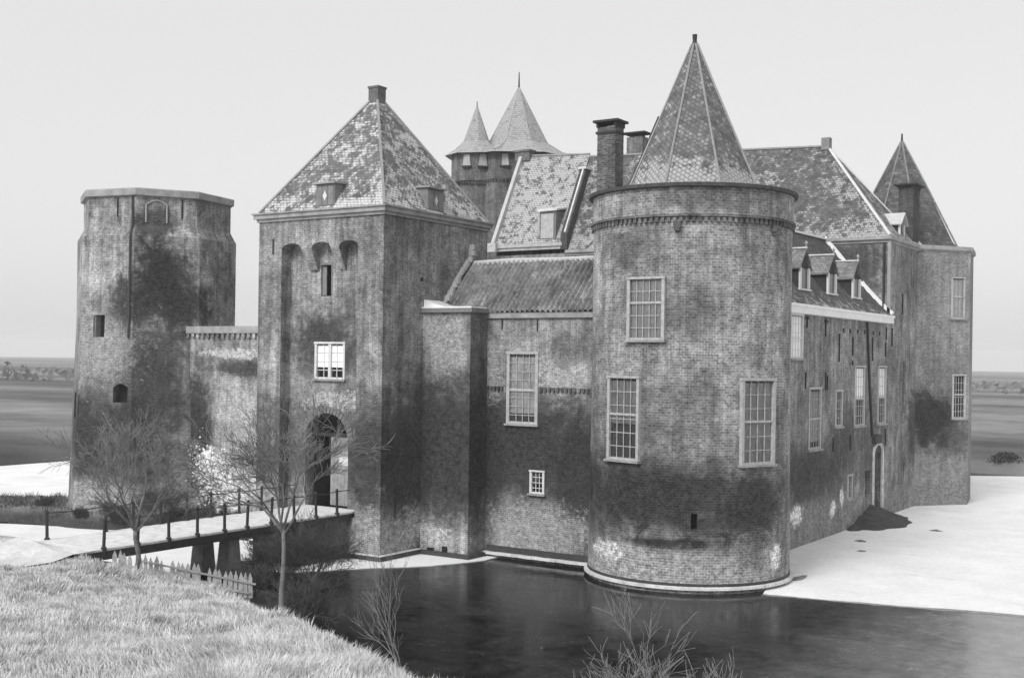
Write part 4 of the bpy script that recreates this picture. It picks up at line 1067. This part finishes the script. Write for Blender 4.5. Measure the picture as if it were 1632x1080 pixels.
mb = MB(); mb.box(-20.1,-16.5,-21.6,-19.8,-.5,BZ-.43); build('abutment', mb, plain('dark_bank', .05), br)
near = [-19.4,-17.75,-16.15,-14.6,-13.05,-11.7,-10.2,-8.7,-7.2,-5.7]; far = [-19.3,-16.4,-14.95,-13.4,-11.85,-10.4,-8.6,-7.1,-5.6]
tops = {}
for side, lst, uu in (('n',near,-16.70),('f',far,-20.45)):
    for i, vv in enumerate(lst):
        mb = MB(); tilt = random.uniform(-.03,.03)
        mb.tube([(uu,vv,BZ-.3),(uu,vv,BZ+.06),(uu,vv,BZ+.10),(uu+tilt,vv+tilt,BZ+1.1),(uu+tilt,vv+tilt,BZ+1.14),(uu+tilt,vv+tilt,BZ+1.24)], [.12,.12,.07,.065,.09,.04], 8)
        build('post', mb, M_iron, br); tops.setdefault(side,[]).append((uu+tilt,vv+tilt,BZ+1.10))
    mb = MB(); L = tops[side]
    for a, b in zip(L, L[1:]):
        m_ = ((a[0]+b[0])/2,(a[1]+b[1])/2,a[2]-.05); mb.tube([a,m_,b], .026, 4)
    mb.tube([L[-1],(L[-1][0],GV0,BZ+1.1)], .026, 4)
    build('rail', mb, M_iron, br)

# path on the landing
mb = MB(); nx, ny = 8, 26
for j in range(ny+1):
    for i in range(nx+1):
        v = -20.0-j*.9; c_ = -18.3 - (max(0, j-4)**1.5)*.10; u = c_-1.7+3.4*i/nx; mb.v.append((u, v, max(height(u, v)+.05, 2.27 if j < 2 else 0)))
for j in range(ny):
    for i in range(nx): o = j*(nx+1)+i; mb.f.append((o,o+1,o+nx+2,o+nx+1))
struct(build('path', mb, plain('trodden_snow', .55, .9, var=.2, scale=1.2)))

# picket fence on the bank
fence = thing('picket_fence', (-15.0,-21.0,1.4), 'low fence of pointed pales along the top of the bank before the bridge', 'fence')
Fa, Fb = c2w(-15.1,45.6), c2w(-10.0,46.2)
k = 27; M_pale = plain('pale_wood', .36, .85, var=.35, scale=5)
d = Vector((Fb[0]-Fa[0], Fb[1]-Fa[1], 0)); Lf = d.length; d.normalize(); nf = Vector((d.y,-d.x,0))
def fz(t): return 2.50-.95*t
for i in range(k):
    t = i/(k-1); p = Vector((Fa[0],Fa[1],0))+d*Lf*t; w_ = .07+random.uniform(0,.02); zt = fz(t)+random.uniform(-.07,.07)
    if random.random() < .06: continue
    tl = random.uniform(-.04,.04)
    P = []
    for dd in (0,.03): P += [p-d*w_+nf*dd+Vector((0,0,zt-1.0)), p+d*w_+nf*dd+Vector((0,0,zt-1.0)), p+d*(w_+tl)+nf*dd+Vector((0,0,zt-.22)), p+d*tl+nf*dd+Vector((0,0,zt)), p-d*(w_-tl)+nf*dd+Vector((0,0,zt-.22))]
    mb = MB(); mb.add(P, [(0,1,2,3,4),(9,8,7,6,5),(0,5,6,1),(1,6,7,2),(2,7,8,3),(3,8,9,4),(4,9,5,0)]); build('pale', mb, M_pale, fence)
mb = MB(); a = Vector((Fa[0],Fa[1],fz(0)-.40))+nf*.06; b = Vector((Fb[0],Fb[1],fz(1)-.40))+nf*.06; mb.beam(a+d*.9, b+d*.2, .05, .07); build('rail', mb, M_wood, fence)
mb = MB(); mb.beam(a-Vector((0,0,.35)), b-Vector((0,0,.35)), .05, .07); build('rail', mb, M_wood, fence)

# heap of earth at the chute
mb = MB(); n1_, n2_ = 40, 34
for j in range(n2_+1):
    for i in range(n1_+1):
        u = U0 + 3.0*j/n2_; v = 20.2+10.6*i/n1_
        r = sqrt(((v-25.4)/(4.6))**2 + ((u-.3)/2.4)**2)*(1+.22*noise.noise(Vector((u*1.1,v*.8,2))))
        h = 1.15*max(0, 1-r)**1.15 + .14*noise.noise(Vector((u*1.5,v*1.5,0)))*max(0,1-r)**.5 + .22*noise.noise(Vector((u*.6,v*.6,4))) *max(0,1-r)
        mb.v.append((u, v, h-.02 if r < 1 else -.2))
for j in range(n2_):
    for i in range(n1_): o = j*(n1_+1)+i; mb.f.append((o,o+n1_+1,o+n1_+2,o+1))
o = build('earth_heap', mb, plain('dark_earth', .05, .95, var=.5, scale=3, bump=.8), smooth=True)
tag(o, 'dark heap of earth on the snowy ice under the tall chute in the side wall', 'earth heap')
# dark debris on the ice
for i, (u, v, a, b) in enumerate(((3.3,13.5,.35,.10),(3.4,3.7,.35,.3),(2.2,17.0,.5,.12),(4.6,24.0,.6,.07))):
    mb = MB(); n = 18; mb.v.append((u,v,.09+.02*i))
    for k in range(n):
        r = 1+.45*noise.noise(Vector((k*.8,i*3.3,0))); mb.v.append((u+a*r*cos(2*pi*k/n)*.7, v+b*3.0*r*sin(2*pi*k/n), .041))
    for k in range(n): mb.f.append((0, 1+k, 1+(k+1)%n))
    tag(build('debris_patch', mb, plain('dirty_ice', .16, .9, var=.5, scale=4)), ['thin dark debris patch on the ice nearer the long side wall, before its middle windows','dark debris patch on the ice hard against the round tower foot','thin dark debris patch on the ice just left of the earth heap','faint long streak of debris on the ice in front of the earth heap'][i], 'debris', 'dirt patches on the snowy ice')

# ------------------------------------------------------------------ bare trees and shrubs
def grow(mb, p, d, r, L, lev, maxlev, rng, spread=.6, nmin=3, twig=.006, up=.15, tips=None, ratio=.72):
    nseg = 4; pts = [p.copy()]; rad = [r]; q = p.copy(); dd = d.copy()
    for i in range(nseg):
        dd = (dd + Vector((rng.gauss(0,.13), rng.gauss(0,.13), rng.gauss(0,.10)+up*.2))).normalized()
        q = q + dd*L/nseg; pts.append(q.copy()); rad.append(max(twig, r*(1-.45*(i+1)/nseg)))
    mb.tube(pts, rad, 6 if lev < 2 else (4 if lev < 3 else 3), cap=False)
    if lev >= maxlev: return
    kids = rng.randint(nmin, nmin+2)
    for k in range(kids):
        t = rng.uniform(.35, 1.0) if k > 0 else 1.0
        i = min(nseg-1, int(t*nseg)); base = pts[i].lerp(pts[i+1], t*nseg-i) if i < nseg else pts[-1]
        ax = Vector((rng.gauss(0,1), rng.gauss(0,1), rng.gauss(0,.8))); ax -= ax.dot(dd)*dd; ax.normalize()
        nd = (dd + ax*rng.uniform(.5,1.2)*spread*1.4 + Vector((0,0,up))).normalized()
        grow(mb, base, nd, max(twig, rad[i]*rng.uniform(.5,.72)), L*rng.uniform(ratio*.75, ratio*1.1), lev+1, maxlev, rng, spread, nmin, twig, up, tips, ratio)
M_bark = plain('pale_bark', .24, .9, var=.35, scale=6)
M_barkd = plain('dark_bark', .07, .9, var=.35, scale=6)
def bare_tree(name, xy, z, H, trunkh, r, seed, label, cat, maxlev=5, spread=.62, lean=(0,0), mat=None, L0=None, up=.12, limbs=4, twig=.006, group=None, ratio=.72, wob=.1):
    rng = random.Random(seed); t = thing(name, (xy[0],xy[1],z), label, cat, group); m_ = mat or M_bark
    base = Vector((xy[0],xy[1],z-.3)); top = Vector((xy[0]+lean[0],xy[1]+lean[1],z+trunkh))
    pts = [base]; rad = [r*1.35]
    for i in range(1,8):
        u = i/7; pts.append(base.lerp(top,u)+Vector((wob*sin(u*5+seed),wob*cos(u*4+seed),0))*sin(pi*u)); rad.append(r*(1.2-.5*u))
    mb = MB(); mb.tube(pts, rad, 9); build('trunk', mb, m_, t, smooth=True)
    mb = MB(); L0 = L0 or (H-trunkh)*.42; off = rng.uniform(0,6)
    for k in range(limbs):
        a = off+2*pi*k/limbs+rng.uniform(-.4,.4); sp = rng.uniform(.45,.95)*spread*1.5
        d = Vector((cos(a)*sp, sin(a)*sp, 1)).normalized()
        st = pts[-1] if k < 2 else pts[-2].lerp(pts[-1], rng.uniform(.4,1))
        grow(mb, st-Vector((0,0,.03)), d, r*.55, L0*rng.uniform(.8,1.15), 1, maxlev, rng, spread, 3, twig, up, None, ratio)
    build('crown', mb, m_, t)
    return t
def gz(u, v): return height(u, v)
p = c2w(-6.84,36.0); bare_tree('bare_tree', p, gz(*p), 6.5, 3.1, .075, 3, 'slender bare tree with pale forked crown on the bank before the gate arch', 'tree', 5, .54, (.0,0), L0=1.75, limbs=6, twig=.007, up=.09, wob=.04, mat=plain('grey_bark', .17, .9, var=.5, scale=2))
p = c2w(-14.1,45.0); bare_tree('bare_tree', p, gz(*p), 5.6, 1.75, .10, 11, 'small bare crooked tree by the bridge landing before the flat topped tower', 'tree', 5, .62, (-.05,0), L0=2.25, limbs=5, twig=.007, up=.16, mat=plain('grey_bark', .17))
def shrub(xy, z, H, seed, label, n=9, spread=.8, mat=None, maxlev=4, r=.03, twig=.005, L=None, group=None, fork=.6):
    rng = random.Random(seed); t = thing('bare_shrub', (xy[0],xy[1],z), label, 'shrub', group); mb = MB()
    for k in range(n):
        a = 2*pi*k/n+rng.uniform(-.3,.3); sp = rng.uniform(.1,1)*spread
        d = Vector((cos(a)*sp, sin(a)*sp, 1)).normalized()
        grow(mb, Vector((xy[0]+cos(a)*.1, xy[1]+sin(a)*.1, z-.1)), d, r*rng.uniform(.7,1.2), (L or H*.42)*rng.uniform(.8,1.2), 1, maxlev, rng, fork, 3, twig, .10, None, .70)
    build('branches', mb, mat or M_bark, t)
    return t
M_twig = plain('frosted_twigs', .22, .9, var=.3, scale=8)
p = c2w(2.75,22); shrub(p, gz(*p), 5.0, 21, 'large pale bare shrub at the bottom of the view in front of the round tower', 6, .38, M_twig, 5, .026, .004, 1.7, fork=.50)
p = c2w(-2.0,24); shrub(p, gz(*p), 2.4, 33, 'thin upright bare shrub at the foot of the grassy bank', 2, .12, plain('grey_twigs', .16,.9,var=.3), 4, .024, .0035, 1.2, fork=.28)
p = c2w(.1,23.5); shrub(p, gz(*p), 1.4, 35, 'low bare shrub at the bottom edge of the view between the two larger ones', 6, .6, plain('grey_twigs', .12), 4, .02, .004, .6)
p = c2w(4.9,23); shrub(p, gz(*p), 2.2, 36, 'dim bare shrub to the right of the large pale one', 5, .5, plain('grey_twigs', .12), 4, .022, .004, 1.1)
# dark shrubs at the waterline by the bridge
for i, (x, y, H, lab) in enumerate(((-8.3,50.5,3.6,'dense dark bare shrub beside the bridge in front of the gatehouse corner'),(-9.9,51.5,3.0,'dark bare shrub against the side of the bridge below the gate'),(-7.6,43.0,2.6,'tangled dark bare shrub low by the water at the right of the fence'),(-10.2,47.2,2.0,'low dark bare shrub between the fence end and the bridge pier'))):
    u, v = c2w(x, y); z = max(gz(u, v), 0.0)
    shrub((u,v), z, H, 50+i, lab, 12, .85, M_barkd, 5 if i < 2 else 4, .035, .007, H*.36)
# scrub and creeper round the left tower foot
for i, (u, v, H, lab) in enumerate(((-40.9,-5.0,.9,'low dark scrub bush at the outer left foot of the flat topped tower'),(-36.0,-6.0,.7,'low dark scrub bush before the middle of the flat topped tower'),(-31.0,-4.6,2.4,'bare bush before the corner where curtain wall meets flat topped tower'),(-27.6,-3.9,1.6,'low bare bush at the foot of the curtain wall beside the gatehouse'),(-33.6,-5.6,1.3,'low scrub bush right of the small tree at the tower foot'))):
    shrub((u,v), .5, H, 80+i, lab, 12, 1.3, M_barkd, 5, .03, .008, H*.40)

# snowy evergreen clump on the curtain wall
rng = random.Random(5); mb = MB()
for k in range(1500):
    a = rng.gauss(0,1); b = rng.gauss(0,1)
    c = Vector((-30.1+a*.62+.25*sin(b*5), -1.75-abs(rng.gauss(0,.12)), 3.0+b*.62 - a*.35+.2*sin(a*6))); s_ = rng.uniform(.02,.065)
    n = Vector((rng.gauss(0,.5), -1, rng.gauss(.3,.5))).normalized(); x = n.orthogonal().normalized()*s_; y = n.cross(x).normalized()*s_
    mb.quad(c-x-y*.6, c+x-y*.6, c+x*.7+y, c-x*.7+y)
ck = thing('snowy_creeper', (-30.1,-2.0,1.0), 'snow laden creeper clump hanging on the curtain wall beside the flat topped tower', 'plant')
build('foliage', mb, M_snow, ck)
mb = MB(); rg = random.Random(8)
for k in range(5): grow(mb, Vector((-30.1+rg.uniform(-.8,.8),-1.75,.9)), Vector((rg.uniform(-.3,.3),-.05,1)).normalized(), .03, 1.1, 1, 4, rg, .5, 3, .007, .1, None, .7)
build('stem', mb, M_barkd, ck)

# ------------------------------------------------------------------ grass on the rampart
import numpy as np
rs = np.random.RandomState(3); mb = MB()
N = 0; target = 240000
while N < target:
    y = 10.5+36.5*rs.rand()**1.35; xe, zt = edge(y)
    lo = -.46*y; hi = xe+1.1
    x = lo+(hi-lo)*rs.rand()
    u, v = c2w(x, y)
    if v > -20.5 and x < -14: continue
    if abs(u+18.3) < 1.6 and v < -19.5 and v > -24: continue
    cl = noise.noise(Vector((u*.7, v*.7, 1.0)))
    if cl < -.25 and rs.rand() < .6: continue
    z = height(u, v)
    if z < .25: continue
    h = (.05+.20*rs.rand()**2.2+.05*(rs.rand()<.04))*(1+.9*cl)*(1.0 if y > 20 else .8); wv = .0022+.003*rs.rand()+.00035*y
    a = rs.rand()*2*pi; le = h*(.35+1.1*rs.rand()**1.5); la = 2.4+noise.noise(Vector((u*.4,v*.4,7)))*2.2+rs.randn()*.5
    dx, dy = cos(a)*wv, sin(a)*wv; tx, ty = cos(la)*le, sin(la)*le
    mb.add([(u-dx,v-dy,z-.03),(u+dx,v+dy,z-.03),(u+dx*.7+tx*.4,v+dy*.7+ty*.4,z+h*.6),(u-dx*.7+tx*.4,v-dy*.7+ty*.4,z+h*.6),(u+tx,v+ty,z+h)], [(0,1,2,3),(3,2,4)])
    N += 1
def grass_mat():
    m, nt, p = newmat('frosted_grass'); g = NG(nt); P = g.pos()
    a = g.noise(P, 1.1, 6, .7); b = g.noise(P, 12, 3, .7)
    v = g.math('MULTIPLY', g.mr(a, .38, .62, .26, .66, False), g.mr(b, .3, .7, .72, 1.25, False))
    g.l(v, p.inputs['Base Color']); p.inputs['Roughness'].default_value = .9
    return m
o = build('grass', mb, grass_mat()); tag(o, 'pale frosted rough grass covering the rampart slope in the foreground', 'grass', kind='stuff')

mb = MB(); N = 0
while N < 26000:
    tt = rs.rand()*24-4; a = rs.rand()*2*pi; rr = 6.6*sqrt(rs.rand())
    u = -36.6-.835*max(tt,0)+rr*cos(a); v = -.3-.55*max(tt,0)+rr*sin(a)
    if rs.rand() < .3: u = -32+9*rs.rand(); v = -4.2+2.4*rs.rand()
    if hypot(u+36.6, v+.3) < 5.1: continue
    z = height(u, v)
    if z < -.05: continue
    cl = noise.noise(Vector((u*.8, v*.8, 11.0)))
    h = (.06+.26*rs.rand()**2)*(1+1.3*cl)
    if h < .03: continue
    le = h*(.2+.5*rs.rand()); la = rs.rand()*2*pi; wv = .018; dx, dy = cos(a)*wv, sin(a)*wv; tx, ty = cos(la)*le, sin(la)*le
    mb.add([(u-dx,v-dy,z-.03),(u+dx,v+dy,z-.03),(u+tx*.5,v+ty*.5,z+h*.6),(u+tx,v+ty,z+h)], [(0,1,2),(2,1,3)]); N += 1
tag(build('scrub', mb, plain('dead_scrub', .07, .95, var=.5, scale=1.5)), 'low dead scrub and weeds on the berm round the foot of the left tower', 'scrub', kind='stuff')

# ------------------------------------------------------------------ far distance
rng = random.Random(12)
def clump(mb, c, R, H, n, s0):
    for _ in range(n):
        a = rng.uniform(0, 2*pi); r = R*sqrt(rng.random()); z = H*rng.random()**.8
        k = 1-(z/H)**2*.6; q = Vector((c[0]+r*k*cos(a), c[1]+r*k*sin(a), c[2]+z)); s_ = s0*rng.uniform(.5,1.3)
        n_ = Vector((rng.gauss(0,1), rng.gauss(0,1), rng.gauss(0,.6))).normalized(); x = n_.orthogonal().normalized()*s_; y = n_.cross(x).normalized()*s_
        mb.quad(q-x-y, q+x-y*.7, q+x*.8+y, q-x+y*.8)
mb = MB()
for i in range(110):
    ang = rng.uniform(-.50,.50); dist = rng.uniform(420,620)
    u, v = c2w(sin(ang)*dist, cos(ang)*dist)
    clump(mb, (u, v, 0), rng.uniform(9,26), rng.uniform(1.5,3.6), 44, .9)
for i in range(3):
    ang = -.405+i*.008+rng.uniform(-.003,.003); dist = 430; u, v = c2w(sin(ang)*dist, cos(ang)*dist)
    clump(mb, (u, v, 0), 2.5, rng.uniform(5,7), 40, .5)
tag(build('distant_wood', mb, plain('far_foliage', .17, .95)), 'line of hazy woods along the flat horizon', 'wood', kind='stuff')
for i, (x, y, R, H, lab) in enumerate(((37.6,110.5,1.2,1.3,'dark low bush on the far moat bank just right of the corner tower'),(41.5,111,1.6,1.2,'dark low bush on the far moat bank at the right edge'),(46.5,112,1.5,1.2,'dark bush on the far moat bank farthest to the right'))):
    u, v = c2w(x, y); t = thing('hedge_bush', (u,v,gz(u,v)), lab, 'bush'); mb = MB(); clump(mb, (u,v,gz(u,v)-.1), R*1.1, H*.8, 420, .09); build('foliage', mb, plain('hedge_foliage', .04, .95), t)
u, v = c2w(39.7,110); mb = MB()
mb.lathe((u,v), [(.01,gz(u,v)-.1),(.55,gz(u,v)),(.62,gz(u,v)+.4),(.4,gz(u,v)+.75),(.01,gz(u,v)+.9)], [radians(k*36)+.2*sin(k*3) for k in range(10)])
tag(build('white_boulder', mb, M_snow, smooth=True), 'snow capped boulder on the far moat bank right of the castle', 'boulder')

# ------------------------------------------------------------------ haze
mb = MB(); mb.box(-2300,2300,-2300,2300,-4.0,37.0)
hz = build('haze', mb, MATS['snow']); hm = bpy.data.materials.new('haze_air'); hm.use_nodes = True
for n in list(hm.node_tree.nodes):
    if n.type == 'BSDF_PRINCIPLED': hm.node_tree.nodes.remove(n)
pv = hm.node_tree.nodes.new('ShaderNodeVolumePrincipled'); pv.inputs['Color'].default_value = (.99,.99,.99,1); pv.inputs['Density'].default_value = .00038
hm.node_tree.links.new(pv.outputs[0], hm.node_tree.nodes['Material Output'].inputs['Volume'])
hz.data.materials.clear(); hz.data.materials.append(hm); hz['kind'] = 'stuff'; hz['label'] = 'thin pale winter haze lying over the whole flat landscape'; hz['category'] = 'haze'
